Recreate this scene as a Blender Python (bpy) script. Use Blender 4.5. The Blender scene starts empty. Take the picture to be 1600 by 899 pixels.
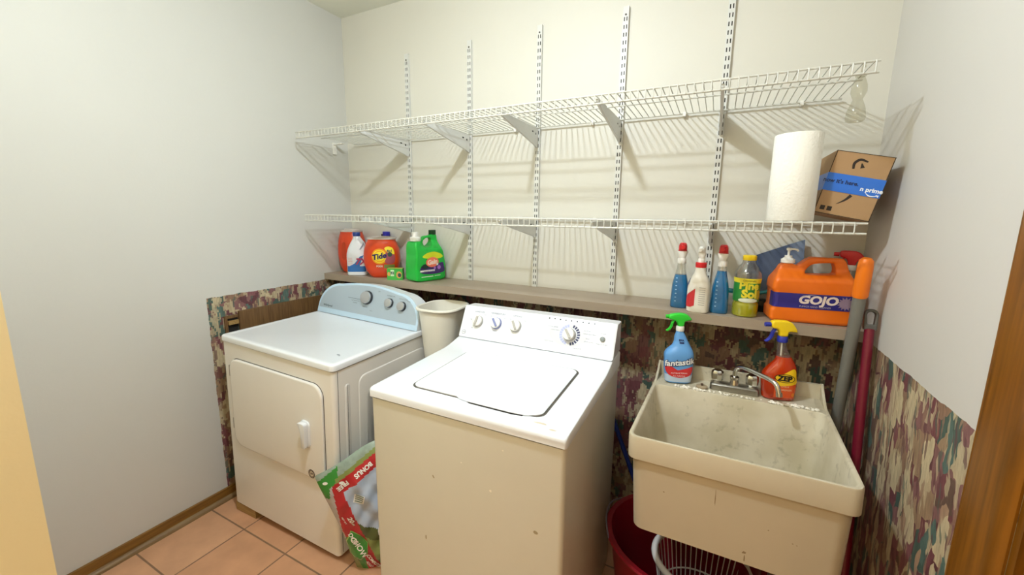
import bpy, bmesh, math, random
import numpy as np
from mathutils import Vector, Matrix
random.seed(7)
PI = math.pi; R_ = math.radians
scn = bpy.context.scene
COL = scn.collection

# ------------------------------------------------------------------ camera
cam_d = bpy.data.cameras.new('camera'); cam = bpy.data.objects.new('camera', cam_d); COL.objects.link(cam)
F_PX, CX, CY = 632.777, 795.385, 441.541
rt = Vector((0.8899866, 0.4558608, 0.0107141)); up = Vector((-0.0849117, 0.1425979, 0.9861318)); fw = Vector((-0.448011, 0.878554, -0.165618))
m = Matrix.Identity(4)
for i in range(3):
    m[i][0] = rt[i]; m[i][1] = up[i]; m[i][2] = -fw[i]
m[0][3], m[1][3], m[2][3] = 2.19403, -1.96793, 1.49843
cam.matrix_world = m
cam_d.sensor_width = 36; cam_d.sensor_fit = 'HORIZONTAL'
cam_d.lens = 36 * F_PX / 1600
cam_d.shift_x = (800 - CX) / 1600; cam_d.shift_y = (CY - 449.5) / 1600
cam_d.clip_start = 0.02
scn.camera = cam

# ------------------------------------------------------------------ light and exposure
scn.view_settings.view_transform = 'Standard'; scn.view_settings.look = 'None'
scn.view_settings.gamma = 1; scn.view_settings.use_curve_mapping = False
scn.view_settings.exposure = 0.17
w = bpy.data.worlds.new('world'); scn.world = w; w.use_nodes = True
w.node_tree.nodes['Background'].inputs[0].default_value = (1, .97, .92, 1)
w.node_tree.nodes['Background'].inputs[1].default_value = 0.02
def lamp(kind, name, loc, power, col, **k):
    d = bpy.data.lights.new(name, kind); d.energy = power; d.color = col
    for a, b in k.items(): setattr(d, a, b)
    o = bpy.data.objects.new(name, d); o.location = loc; COL.objects.link(o); return o
lamp('POINT', 'ceiling_lamp_light', (1.458, -1.34, 2.60), 40, (.835, .925, 1), shadow_soft_size=.045)
lamp('AREA', 'ceiling_lamp_downlight', (1.458, -1.34, 2.60), 10, (.835, .925, 1), shape='DISK', size=.09)
hall = lamp('AREA', 'hall_lamp_light', (1.7, -2.65, 2.60), 17, (.97, .94, .83), shape='RECTANGLE', size=.9, size_y=.5)

# ------------------------------------------------------------------ helpers: materials
def lin(c):
    c = c / 255.0
    return c / 12.92 if c <= .04045 else ((c + .055) / 1.055) ** 2.4
def rgb(h):
    h = h.lstrip('#'); return tuple(lin(int(h[i:i+2], 16)) for i in (0, 2, 4)) + (1,)
MATS = {}
def mat(name, col, rough=.5, metal=0, var=.06, scale=12, bump=0, bscale=80, trans=0, spec=.5, coat=0):
    if name in MATS: return MATS[name]
    mt = bpy.data.materials.new(name); mt.use_nodes = True; nt = mt.node_tree; b = nt.nodes['Principled BSDF']
    c = rgb(col)
    tc = nt.nodes.new('ShaderNodeTexCoord'); n = nt.nodes.new('ShaderNodeTexNoise'); n.inputs['Scale'].default_value = scale; n.inputs['Detail'].default_value = 3
    nt.links.new(tc.outputs['Object'], n.inputs['Vector'])
    mx = nt.nodes.new('ShaderNodeMix'); mx.data_type = 'RGBA'
    mx.inputs['A'].default_value = tuple(v * (1 - var) for v in c[:3]) + (1,)
    mx.inputs['B'].default_value = tuple(min(1, v * (1 + var)) for v in c[:3]) + (1,)
    nt.links.new(n.outputs['Fac'], mx.inputs['Factor']); nt.links.new(mx.outputs['Result'], b.inputs['Base Color'])
    b.inputs['Roughness'].default_value = rough; b.inputs['Metallic'].default_value = metal
    b.inputs['Specular IOR Level'].default_value = spec
    b.inputs['Transmission Weight'].default_value = trans
    b.inputs['Coat Weight'].default_value = coat
    if bump:
        n2 = nt.nodes.new('ShaderNodeTexNoise'); n2.inputs['Scale'].default_value = bscale; nt.links.new(tc.outputs['Object'], n2.inputs['Vector'])
        bp = nt.nodes.new('ShaderNodeBump'); bp.inputs['Strength'].default_value = bump; bp.inputs['Distance'].default_value = .002
        nt.links.new(n2.outputs['Fac'], bp.inputs['Height']); nt.links.new(bp.outputs['Normal'], b.inputs['Normal'])
    MATS[name] = mt; return mt
def mat_clear(name, tint, gloss=.12, cloud=0.0, cloudcol='#ffffff'):
    """thin clear plastic or liquid: tinted see-through, a glossy skin and a little body colour"""
    if name in MATS: return MATS[name]
    mt = bpy.data.materials.new(name); mt.use_nodes = True; nt = mt.node_tree; nt.nodes.remove(nt.nodes['Principled BSDF'])
    out = nt.nodes['Material Output']
    t = nt.nodes.new('ShaderNodeBsdfTransparent'); t.inputs[0].default_value = rgb(tint)
    d = nt.nodes.new('ShaderNodeBsdfDiffuse'); d.inputs[0].default_value = rgb(cloudcol)
    g = nt.nodes.new('ShaderNodeBsdfGlossy'); g.inputs['Roughness'].default_value = .08
    m1 = nt.nodes.new('ShaderNodeMixShader'); m1.inputs[0].default_value = cloud
    nt.links.new(t.outputs[0], m1.inputs[1]); nt.links.new(d.outputs[0], m1.inputs[2])
    lw = nt.nodes.new('ShaderNodeLayerWeight'); lw.inputs['Blend'].default_value = .25
    mm = nt.nodes.new('ShaderNodeMath'); mm.operation = 'MULTIPLY_ADD'; mm.inputs[1].default_value = .16 + 2*gloss if gloss < .2 else .55; mm.inputs[2].default_value = gloss * .4
    nt.links.new(lw.outputs['Facing'], mm.inputs[0])
    m2 = nt.nodes.new('ShaderNodeMixShader'); nt.links.new(mm.outputs[0], m2.inputs[0])
    nt.links.new(m1.outputs[0], m2.inputs[1]); nt.links.new(g.outputs[0], m2.inputs[2]); nt.links.new(m2.outputs[0], out.inputs['Surface'])
    MATS[name] = mt; return mt
def ramp(nt, stops, const=True):
    r = nt.nodes.new('ShaderNodeValToRGB'); r.color_ramp.interpolation = 'CONSTANT' if const else 'LINEAR'
    e = r.color_ramp.elements
    while len(e) < len(stops): e.new(.5)
    for k, (p, c) in enumerate(stops): e[k].position = p; e[k].color = rgb(c)
    return r
def M(nt, op, a, b=None, c=None):
    n = nt.nodes.new('ShaderNodeMath'); n.operation = op
    for k, v in enumerate((a, b, c)):
        if v is None: continue
        if isinstance(v, (int, float)): n.inputs[k].default_value = v
        else: nt.links.new(v, n.inputs[k])
    return n.outputs[0]
def mixc(nt, f, a, b):
    n = nt.nodes.new('ShaderNodeMix'); n.data_type = 'RGBA'
    for k, v in (('Factor', f), ('A', a), ('B', b)):
        if isinstance(v, (int, float)): n.inputs[k].default_value = v
        elif isinstance(v, tuple): n.inputs[k].default_value = v
        else: nt.links.new(v, n.inputs[k])
    return n.outputs['Result']

def wall_mat(name, paint, axis, top=None, ymin=None, stretch=1.0, tilt=0.0, rough=.55, cell=17, snap=0):
    """painted drywall with the torn-edged patchwork wallpaper pasted below a height"""
    mt = bpy.data.materials.new(name); mt.use_nodes = True; nt = mt.node_tree; b = nt.nodes['Principled BSDF']; L = nt.links
    geo = nt.nodes.new('ShaderNodeTexCoord'); sep = nt.nodes.new('ShaderNodeSeparateXYZ'); L.new(geo.outputs['Object'], sep.inputs[0])
    n = nt.nodes.new('ShaderNodeTexNoise'); n.inputs['Scale'].default_value = 2.5; L.new(geo.outputs['Object'], n.inputs['Vector'])
    c = rgb(paint); base = mixc(nt, n.outputs['Fac'], tuple(v*.97 for v in c[:3])+(1,), tuple(min(1, v*1.03) for v in c[:3])+(1,))
    b.inputs['Roughness'].default_value = rough
    bp = nt.nodes.new('ShaderNodeBump'); bp.inputs['Strength'].default_value = .12; bp.inputs['Distance'].default_value = .002
    nb = nt.nodes.new('ShaderNodeTexNoise'); nb.inputs['Scale'].default_value = 90; L.new(geo.outputs['Object'], nb.inputs['Vector'])
    L.new(nb.outputs['Fac'], bp.inputs['Height']); L.new(bp.outputs['Normal'], b.inputs['Normal'])
    if top is None:
        L.new(base, b.inputs['Base Color']); return mt
    s = sep.outputs['XY'.index(axis)]; z = sep.outputs[2]
    cmb = nt.nodes.new('ShaderNodeCombineXYZ'); L.new(s, cmb.inputs[0]); L.new(z, cmb.inputs[1])
    mp = nt.nodes.new('ShaderNodeMapping'); mp.inputs['Rotation'].default_value = (0, 0, tilt); mp.inputs['Scale'].default_value = (stretch, 1/stretch, 1); L.new(cmb.outputs[0], mp.inputs[0])
    src = mp.outputs[0]
    if snap:
        sn = nt.nodes.new('ShaderNodeVectorMath'); sn.operation = 'SNAP'; sn.inputs[1].default_value = (snap, snap*.7, 1); L.new(src, sn.inputs[0]); src = sn.outputs[0]
    dn = nt.nodes.new('ShaderNodeTexNoise'); dn.inputs['Scale'].default_value = 14; dn.inputs['Detail'].default_value = 3; L.new(src, dn.inputs['Vector'])
    dv = nt.nodes.new('ShaderNodeVectorMath'); dv.operation = 'MULTIPLY_ADD'; L.new(dn.outputs['Color'], dv.inputs[0]); dv.inputs[1].default_value = (.05, .05, 0); L.new(src, dv.inputs[2])
    def vor(scale, vec, metric='CHEBYCHEV', loc=(0, 0, 0), rot=0, sc=(1, 1, 1)):
        m2 = nt.nodes.new('ShaderNodeMapping'); m2.inputs['Location'].default_value = loc; m2.inputs['Rotation'].default_value = (0, 0, rot); m2.inputs['Scale'].default_value = sc; L.new(vec, m2.inputs[0])
        v = nt.nodes.new('ShaderNodeTexVoronoi'); v.distance = metric; v.inputs['Scale'].default_value = scale; L.new(m2.outputs[0], v.inputs['Vector'])
        sp = nt.nodes.new('ShaderNodeSeparateColor'); L.new(v.outputs['Color'], sp.inputs[0]); return sp.outputs
    v1 = vor(cell, dv.outputs[0])
    cr = ramp(nt, [(0, '#866a56'), (.17, '#6c3f44'), (.36, '#927a60'), (.5, '#42574f'), (.6, '#7c5755'), (.74, '#5f4a40'), (.83, '#aa9a7c'), (.93, '#5e353a')])
    L.new(v1[0], cr.inputs[0]); pat = cr.outputs[0]
    v2 = vor(cell*1.35, dv.outputs[0], 'MANHATTAN', (3.3, 1.7, 0), .6, (1, .55, 1))
    cr2 = ramp(nt, [(0, '#b9ab8b'), (.4, '#7b4d50'), (.62, '#9c8068'), (.8, '#4e665f')]); L.new(v2[1], cr2.inputs[0])
    pat = mixc(nt, M(nt, 'GREATER_THAN', v2[0], .66), pat, cr2.outputs[0])
    v3 = vor(cell*1.6, dv.outputs[0], 'CHEBYCHEV', (7.3, 4.7, 0), -.75, (1.5, .38, 1))
    pat = mixc(nt, M(nt, 'MULTIPLY', M(nt, 'GREATER_THAN', v3[0], .83), .75), pat, rgb('#b3a688'))
    v4 = vor(cell*3.0, dv.outputs[0], 'EUCLIDEAN', (1.3, 9.7, 0), .12, (1.9, .45, 1))
    cr4 = ramp(nt, [(0, '#5e3a40'), (.3, '#b0a284'), (.55, '#8a6c5a'), (.8, '#4a5b52')]); L.new(v4[1], cr4.inputs[0])
    pat = mixc(nt, M(nt, 'MULTIPLY', M(nt, 'GREATER_THAN', v4[0], .70), .7), pat, cr4.outputs[0])
    st = nt.nodes.new('ShaderNodeTexNoise'); st.inputs['Scale'].default_value = 55; st.inputs['Detail'].default_value = 4
    ms = nt.nodes.new('ShaderNodeMapping'); ms.inputs['Scale'].default_value = (2.2, .5, 1); L.new(mp.outputs[0], ms.inputs[0]); L.new(ms.outputs[0], st.inputs['Vector'])
    hv = nt.nodes.new('ShaderNodeHueSaturation'); L.new(pat, hv.inputs['Color']); L.new(M(nt, 'MULTIPLY_ADD', st.outputs['Fac'], 1.0, .62), hv.inputs['Value'])
    en = nt.nodes.new('ShaderNodeTexNoise'); en.inputs['Scale'].default_value = 22; en.inputs['Detail'].default_value = 4; L.new(geo.outputs['Object'], en.inputs['Vector'])
    edge = M(nt, 'MULTIPLY_ADD', en.outputs['Fac'], .014, top - .007)
    f = M(nt, 'LESS_THAN', z, edge)
    if ymin is not None: f = M(nt, 'MULTIPLY', f, M(nt, 'GREATER_THAN', s, M(nt, 'MULTIPLY_ADD', en.outputs['Fac'], .012, ymin - .006)))
    L.new(mixc(nt, f, base, hv.outputs[0]), b.inputs['Base Color']); return mt

def wood_mat(name, c1, c2, axis=2, scale=18, rough=.35):
    if name in MATS: return MATS[name]
    mt = bpy.data.materials.new(name); mt.use_nodes = True; nt = mt.node_tree; b = nt.nodes['Principled BSDF']
    tc = nt.nodes.new('ShaderNodeTexCoord'); mp = nt.nodes.new('ShaderNodeMapping')
    s = [6, 6, 6]; s[axis] = .35; mp.inputs['Scale'].default_value = s; nt.links.new(tc.outputs['Object'], mp.inputs[0])
    n = nt.nodes.new('ShaderNodeTexNoise'); n.inputs['Scale'].default_value = scale; n.inputs['Detail'].default_value = 6; nt.links.new(mp.outputs[0], n.inputs['Vector'])
    r = ramp(nt, [(.3, c1), (.7, c2)], False); nt.links.new(n.outputs['Fac'], r.inputs[0]); nt.links.new(r.outputs[0], b.inputs['Base Color'])
    b.inputs['Roughness'].default_value = rough; MATS[name] = mt; return mt

# ------------------------------------------------------------------ helpers: objects
def link(name, me, m, parent=None, smooth=False):
    me.name = name
    ms = m if isinstance(m, (list, tuple)) else [m]
    for k in ms: me.materials.append(k)
    if smooth:
        for p in me.polygons: p.use_smooth = True
        me.set_sharp_from_angle(angle=R_(38))
    o = bpy.data.objects.new(name, me); COL.objects.link(o)
    if parent: o.parent = parent
    return o
def obj(name, bm, m, parent=None, smooth=True, bevel=0, seg=2):
    if bevel:
        es = [e for e in bm.edges if len(e.link_faces) == 2 and e.calc_face_angle(0) > .6]
        bmesh.ops.bevel(bm, geom=es, offset=bevel, segments=seg, profile=.5, affect='EDGES', clamp_overlap=True)
    me = bpy.data.meshes.new(name); bm.normal_update(); bm.to_mesh(me); bm.free()
    return link(name, me, m, parent, smooth)
def thing(name, label, cat, loc=(0, 0, 0), rot=(0, 0, 0), group=None):
    o = bpy.data.objects.new(name, None); o.empty_display_size = .05; COL.objects.link(o)
    o.location = loc; o.rotation_euler = rot; return tag(o, label, cat, group)
def tag(o, label, cat, group=None):
    o['label'] = label; o['category'] = cat
    if group: o['group'] = group
    return o
def struct(o): o['kind'] = 'structure'; return o
def BM(): return bmesh.new()
def obj_each(name, bm, m, parent=None, **k):
    """one object per loose piece of bm"""
    bm.verts.ensure_lookup_table(); seen = set(); out = []
    for v0 in bm.verts:
        if v0 in seen: continue
        st = [v0]; comp = []; seen.add(v0)
        while st:
            v = st.pop(); comp.append(v)
            for e in v.link_edges:
                q = e.other_vert(v)
                if q not in seen: seen.add(q); st.append(q)
        nb_ = BM(); mp = {v: nb_.verts.new(v.co) for v in comp}
        for f in {f for v in comp for f in v.link_faces}: nb_.faces.new([mp[v] for v in f.verts]).material_index = f.material_index
        bmesh.ops.recalc_face_normals(nb_, faces=nb_.faces) if name not in ('wear_mark', 'stain') else None
        out.append(obj(name, nb_, m, parent, **k))
    bm.free(); return out
def box(bm, x0, x1, y0, y1, z0, z1, mi=0):
    v = [bm.verts.new(p) for p in ((x0,y0,z0),(x1,y0,z0),(x1,y1,z0),(x0,y1,z0),(x0,y0,z1),(x1,y0,z1),(x1,y1,z1),(x0,y1,z1))]
    for f in ((3,2,1,0),(4,5,6,7),(0,1,5,4),(1,2,6,5),(2,3,7,6),(3,0,4,7)):
        bm.faces.new([v[i] for i in f]).material_index = mi
    return bm
def rings(bm, rs, cap0=True, cap1=True, mi=0, closed=True):
    vs = [[bm.verts.new(p) for p in r] for r in rs]; n = len(rs[0])
    for a, b in zip(vs, vs[1:]):
        for i in range(n if closed else n-1):
            j = (i+1) % n; bm.faces.new((a[i], a[j], b[j], b[i])).material_index = mi
    if cap0: bm.faces.new(vs[0][::-1]).material_index = mi
    if cap1: bm.faces.new(vs[-1]).material_index = mi
    return vs
def cyl(bm, a, b, r0, r1=None, n=16, mi=0, cap=True):
    r1 = r0 if r1 is None else r1; a = Vector(a); b = Vector(b); d = (b-a).normalized()
    u = d.orthogonal().normalized(); v = d.cross(u)
    rs = [[p + (u*math.cos(t) + v*math.sin(t))*r for t in [2*PI*i/n for i in range(n)]] for p, r in ((a, r0), (b, r1))]
    rings(bm, rs, cap, cap, mi); return bm
def tube(bm, pts, r, n=10, mi=0, cap=True):
    pts = [Vector(p) for p in pts]; rs = []; u = None
    rad = r if isinstance(r, (list, tuple)) else [r]*len(pts)
    for i, p in enumerate(pts):
        d = (pts[min(i+1, len(pts)-1)] - pts[max(i-1, 0)]).normalized()
        if u is None: u = d.orthogonal().normalized()
        u = (u - d*u.dot(d)).normalized(); v = d.cross(u)
        rs.append([p + (u*math.cos(t) + v*math.sin(t))*rad[i] for t in [2*PI*k/n for k in range(n)]])
    rings(bm, rs, cap, cap, mi); return bm
def lathe(bm, prof, n=28, mi=0, c=(0, 0), cap0=True, cap1=True):
    rings(bm, [[(c[0]+r*math.cos(2*PI*i/n), c[1]+r*math.sin(2*PI*i/n), z) for i in range(n)] for r, z in prof], cap0, cap1, mi); return bm
def rrect(x0, x1, y0, y1, r, k=5):
    pts = []
    for cx, cy, a in ((x1-r, y0+r, -PI/2), (x1-r, y1-r, 0), (x0+r, y1-r, PI/2), (x0+r, y0+r, PI)):
        for i in range(k+1):
            t = a + PI/2*i/k; pts.append((cx + r*math.cos(t), cy + r*math.sin(t)))
    return pts
def arc(cx, cy, r, a0, a1, n=8): return [(cx + r*math.cos(R_(a0+(a1-a0)*i/n)), cy + r*math.sin(R_(a0+(a1-a0)*i/n))) for i in range(n+1)]
def smooth_path(pts, n=6):
    P = [Vector(p) for p in pts]; out = []
    for i in range(len(P)-1):
        p0, p1, p2, p3 = P[max(i-1, 0)], P[i], P[i+1], P[min(i+2, len(P)-1)]
        for k in range(n):
            t = k/n; out.append(.5*((2*p1) + (p2-p0)*t + (2*p0-5*p1+4*p2-p3)*t*t + (3*p1-p0-3*p2+p3)*t**3))
    out.append(P[-1]); return out
def outline(pts, n=6):
    """closed smooth 2D outline"""
    P = [Vector(p) for p in pts]; N = len(P); out = []
    for i in range(N):
        p0, p1, p2, p3 = P[i-1], P[i], P[(i+1) % N], P[(i+2) % N]
        for k in range(n):
            t = k/n; out.append(tuple(.5*((2*p1) + (p2-p0)*t + (2*p0-5*p1+4*p2-p3)*t*t + (3*p1-p0-3*p2+p3)*t**3)))
    return out
def prism(bm, pts, y0, y1, mi=0, plane='xz'):
    """extrude a 2D outline; xz: pts are (x, z), depth along y"""
    f = {'xz': lambda p, d: (p[0], d, p[1]), 'xy': lambda p, d: (p[0], p[1], d), 'yz': lambda p, d: (d, p[0], p[1])}[plane]
    rings(bm, [[f(p, y0) for p in pts], [f(p, y1) for p in pts]], mi=mi); bmesh.ops.recalc_face_normals(bm, faces=bm.faces); return bm
def curve_mesh(splines, depth, bevel, res=3):
    """rounded-edge plate cut from 2D outlines (holes allowed), in the xz plane, centred on y = 0"""
    cu = bpy.data.curves.new('tmp', 'CURVE'); cu.dimensions = '2D'; cu.fill_mode = 'BOTH'
    cu.extrude = max(depth/2 - bevel, .0001); cu.bevel_depth = bevel; cu.bevel_resolution = res
    for s in splines:
        sp = cu.splines.new('POLY'); sp.points.add(len(s)-1); sp.use_cyclic_u = True
        for p, q in zip(sp.points, s): p.co = (q[0], q[1], 0, 1)
    cu.offset = -bevel
    o = bpy.data.objects.new('tmp', cu); COL.objects.link(o); dg = bpy.context.evaluated_depsgraph_get()
    me = bpy.data.meshes.new_from_object(o.evaluated_get(dg)); bpy.data.objects.remove(o); bpy.data.curves.remove(cu)
    me.materials.clear()
    for v in me.vertices: x, y, z = v.co; v.co = (x, -z, y)
    bm = BM(); bm.from_mesh(me); bpy.data.meshes.remove(me)
    bmesh.ops.remove_doubles(bm, verts=bm.verts, dist=.00005); bmesh.ops.recalc_face_normals(bm, faces=bm.faces); return bm
def text_bm(s, size, bold=0, align='CENTER', shear=0, cut=.006):
    cu = bpy.data.curves.new('tmp', 'FONT'); cu.body = s; cu.size = size; cu.offset = bold; cu.align_x = align; cu.align_y = 'CENTER'; cu.shear = shear; cu.resolution_u = 3
    o = bpy.data.objects.new('tmp', cu); COL.objects.link(o); dg = bpy.context.evaluated_depsgraph_get()
    me = bpy.data.meshes.new_from_object(o.evaluated_get(dg)); bpy.data.objects.remove(o); bpy.data.curves.remove(cu)
    me.materials.clear()
    bm = BM(); bm.from_mesh(me); bpy.data.meshes.remove(me)
    bmesh.ops.triangulate(bm, faces=bm.faces)
    for _ in range(3):
        es = [e for e in bm.edges if e.calc_length() > cut]
        if not es: break
        bmesh.ops.subdivide_edges(bm, edges=es, cuts=1); bmesh.ops.triangulate(bm, faces=bm.faces)
    return bm
def merge(dst, src, mi=0):
    """append src bmesh into dst with material index mi"""
    mp = {v: dst.verts.new(v.co) for v in src.verts}
    for f in src.faces:
        try: dst.faces.new([mp[v] for v in f.verts]).material_index = mi
        except ValueError: pass
    src.free()
def mark(dst, shape, fn, mi=0, flip=False):
    """map a flat shape (bmesh or outline) through fn(u, v) -> 3D"""
    if isinstance(shape, list):
        b = BM(); n = len(shape); cx = sum(p[0] for p in shape)/n; cy = sum(p[1] for p in shape)/n
        lv = [[b.verts.new((cx+(p[0]-cx)*k, cy+(p[1]-cy)*k, 0)) for p in shape] for k in (1, .75, .5, .25)]
        for A, B in zip(lv, lv[1:]):
            for i in range(n): b.faces.new((A[i], A[(i+1) % n], B[(i+1) % n], B[i]))
        c = b.verts.new((cx, cy, 0))
        for i in range(n): b.faces.new((lv[-1][i], lv[-1][(i+1) % n], c))
        for _ in range(3):
            es = [e for e in b.edges if e.calc_length() > .010]
            if not es: break
            bmesh.ops.subdivide_edges(b, edges=es, cuts=1); bmesh.ops.triangulate(b, faces=b.faces)
        shape = b
    for v in shape.verts: v.co = fn(v.co.x, v.co.y)
    merge(dst, shape, mi)
def ell(cx, cy, a, b, n=24): return [(cx+a*math.cos(2*PI*i/n), cy+b*math.sin(2*PI*i/n)) for i in range(n)]
def rect(x0, x1, y0, y1, n=6):
    return [(x0+(x1-x0)*i/n, y0) for i in range(n)] + [(x1, y0+(y1-y0)*i/n) for i in range(n)] + [(x1-(x1-x0)*i/n, y1) for i in range(n)] + [(x0, y1-(y1-y0)*i/n) for i in range(n)]

class Body:
    """lofted vessel: sections (z, half width, half depth, exponent[, cx, cy]); front is -y"""
    def __init__(s, secs, n=36):
        s.s = np.array([list(q) + [0]*(6-len(q)) for q in secs], float); s.n = n
    def sec(s, z): return [np.interp(z, s.s[:, 0], s.s[:, k]) for k in range(1, 6)]
    def pt(s, z, t, off=0):
        hw, hd, p, cx, cy = s.sec(z); c, q = math.cos(t), math.sin(t)
        return Vector((cx + (hw+off)*math.copysign(abs(c)**(2/p), c), cy + (hd+off)*math.copysign(abs(q)**(2/p), q), z))
    def mesh(s, bm=None, mi=0, z0=None, z1=None, off=0, sub=4):
        bm = bm or BM(); Z = s.s[:, 0]; z0 = Z[0] if z0 is None else z0; z1 = Z[-1] if z1 is None else z1
        zs = [z0] + [z for z in Z if z0 < z < z1] + [z1]
        rings(bm, [[s.pt(z, 2*PI*i/s.n, off) for i in range(s.n)] for z in zs], mi=mi); return bm
    def on(s, z, u, off=.0008):
        """point at height z, arc distance u right of the front centre"""
        key = round(z, 3)
        if not hasattr(s, 'c'): s.c = {}
        if key not in s.c:
            ts = np.linspace(-PI/2-PI, -PI/2+PI, 241); P = np.array([s.pt(z, t) for t in ts])
            L = np.concatenate([[0], np.cumsum(np.linalg.norm(np.diff(P, axis=0), axis=1))]); s.c[key] = (ts, L - L[120])
        ts, L = s.c[key]; return s.pt(z, float(np.interp(u, L, ts)), off)
    def fn(s, zc, uc=0, off=.0008): return lambda u, v: s.on(zc + v, uc + u, off)
    def patch(s, z0, z1, u0, u1, off=.0006, nu=16, nz=8, bm=None, mi=0):
        bm = bm or BM(); g = [[bm.verts.new(s.on(z0+(z1-z0)*j/nz, u0+(u1-u0)*i/nu, off)) for i in range(nu+1)] for j in range(nz+1)]
        for j in range(nz):
            for i in range(nu): bm.faces.new((g[j][i], g[j][i+1], g[j+1][i+1], g[j+1][i])).material_index = mi
        return bm
def sm(secs, k=4):
    """smooth a section table with Catmull-Rom"""
    P = [list(q) + [0]*(6-len(q)) for q in secs]; out = []
    for i in range(len(P)-1):
        a, b, c, d = P[max(i-1, 0)], P[i], P[i+1], P[min(i+2, len(P)-1)]
        for j in range(k):
            t = j/k; row = [.5*(2*b[x] + (c[x]-a[x])*t + (2*a[x]-5*b[x]+4*c[x]-d[x])*t*t + (3*b[x]-a[x]-3*c[x]+d[x])*t**3) for x in range(6)]
            row[0] = b[0]+(c[0]-b[0])*t; out.append(row)
    out.append(P[-1]); return out

def organic(bm, voxel, iters, fn=None):
    me = bpy.data.meshes.new('tmp'); bm.to_mesh(me); bm.free(); o = bpy.data.objects.new('tmp', me); COL.objects.link(o)
    a = o.modifiers.new('r', 'REMESH'); a.mode = 'VOXEL'; a.voxel_size = voxel
    b = o.modifiers.new('s', 'SMOOTH'); b.factor = .5; b.iterations = iters
    m2 = bpy.data.meshes.new_from_object(o.evaluated_get(bpy.context.evaluated_depsgraph_get())); bpy.data.objects.remove(o)
    out = BM(); out.from_mesh(m2); bpy.data.meshes.remove(m2); bpy.data.meshes.remove(me)
    if fn:
        for v in out.verts: fn(v)
    out.normal_update(); return out

# common materials
WHITE = mat('white_enamel', '#e7eaee', .25, var=.015, coat=.3)
CREAMY = mat('aged_enamel', '#e9e3d6', .35, var=.02)
BLACK = mat('black_plastic', '#141314', .4)
GREYP = mat('dark_gap', '#1c1a18', .8)
CHROME = mat('chrome', '#d8d8d6', .14, 1, var=.02)
WHITEP = mat('white_plastic', '#efeee8', .35, var=.02)
CLEAR = mat_clear('clear_plastic', '#f4f4f0', .2, .04)
INK = mat('grey_print', '#8b8f98', .5)

# ================================================================== the setting
W = 2.692; H = 2.688; YF = -3.4; ZL = 1.12
def slab(name, x0, x1, y0, y1, z0, z1, m): return struct(obj(name, box(BM(), x0, x1, y0, y1, z0, z1), m, smooth=False))
def floor_mat():
    mt = bpy.data.materials.new('terracotta_tile'); mt.use_nodes = True; nt = mt.node_tree; b = nt.nodes['Principled BSDF']; L = nt.links
    tc = nt.nodes.new('ShaderNodeTexCoord'); mp = nt.nodes.new('ShaderNodeMapping'); T = .3038
    mp.inputs['Location'].default_value = (-.301+10*T, 1.013+20*T, 0); L.new(tc.outputs['Object'], mp.inputs[0])
    br = nt.nodes.new('ShaderNodeTexBrick'); br.offset = 0; br.squash = 1
    for k, v in (('Scale', 1), ('Mortar Size', .0042), ('Mortar Smooth', .3), ('Bias', 0), ('Brick Width', T), ('Row Height', T)): br.inputs[k].default_value = v
    br.inputs['Color1'].default_value = rgb('#cc9c78'); br.inputs['Color2'].default_value = rgb('#c6916b'); br.inputs['Mortar'].default_value = rgb('#86664c')
    L.new(mp.outputs[0], br.inputs['Vector'])
    n = nt.nodes.new('ShaderNodeTexNoise'); n.inputs['Scale'].default_value = 9; n.inputs['Detail'].default_value = 7; L.new(tc.outputs['Object'], n.inputs['Vector'])
    hv = nt.nodes.new('ShaderNodeHueSaturation'); L.new(br.outputs['Color'], hv.inputs['Color']); L.new(M(nt, 'MULTIPLY_ADD', n.outputs['Fac'], .5, .75), hv.inputs['Value'])
    L.new(hv.outputs[0], b.inputs['Base Color']); b.inputs['Roughness'].default_value = .42
    bp = nt.nodes.new('ShaderNodeBump'); bp.inputs['Strength'].default_value = .5; bp.inputs['Distance'].default_value = .002; bp.invert = True
    L.new(br.outputs['Fac'], bp.inputs['Height']); L.new(bp.outputs['Normal'], b.inputs['Normal']); return mt
slab('floor', -.12, 3.7, YF, .12, -.08, 0, floor_mat())
slab('ceiling', -.12, 3.7, YF, .12, H, H+.08, wall_mat('ceiling_paint', '#e9ebe0', 'X', rough=.8))
slab('wall_back', -.12, W+.12, 0, .12, 0, H, wall_mat('back_wall_paint', '#d8d6cc', 'X', 1.09, cell=18, snap=.0075))
slab('wall_left', -.12, 0, YF, 0, 0, H, wall_mat('left_wall_paint', '#d0d0cb', 'Y', 1.077, -.917, cell=18, snap=.007))
WR = wall_mat('right_wall_paint', '#d3d0ca', 'Y', 1.077, stretch=1.2, tilt=.18, cell=18)
DY0, DY1, DZ = -1.02, -1.80, 2.06
bm = BM(); box(bm, W, W+.12, DY0, 0, 0, H); box(bm, W, W+.12, DY1, DY0, DZ, H); box(bm, W, W+.12, -1.95, DY1, 0, H)
struct(obj('wall_right', bm, WR, smooth=False))
YEL = wall_mat('yellow_wall_paint', '#fdeab8', 'X')
slab('wall_front', 0, 1.30, -1.915, -1.795, 0, H, YEL)
slab('wall_hall_right', 3.58, 3.70, YF, -1.95, 0, H, YEL)
slab('wall_hall_divider', W+.12, 3.58, -1.95, -1.83, 0, H, YEL)
slab('wall_hall_back', 0, 3.58, YF-.1, YF, 0, H, YEL)
OAK = wood_mat('golden_oak', '#633b06', '#86520e', 2, 14, .33)
OAKY = wood_mat('golden_oak_lengthwise', '#6d4a1c', '#8f672c', 1, 14, .35)
SHOE = wood_mat('worn_shoe_moulding', '#6e5230', '#8c744f', 1, 14, .5)
bm = BM(); box(bm, 0, .012, -1.794, -.002, 0, .062)
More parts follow.
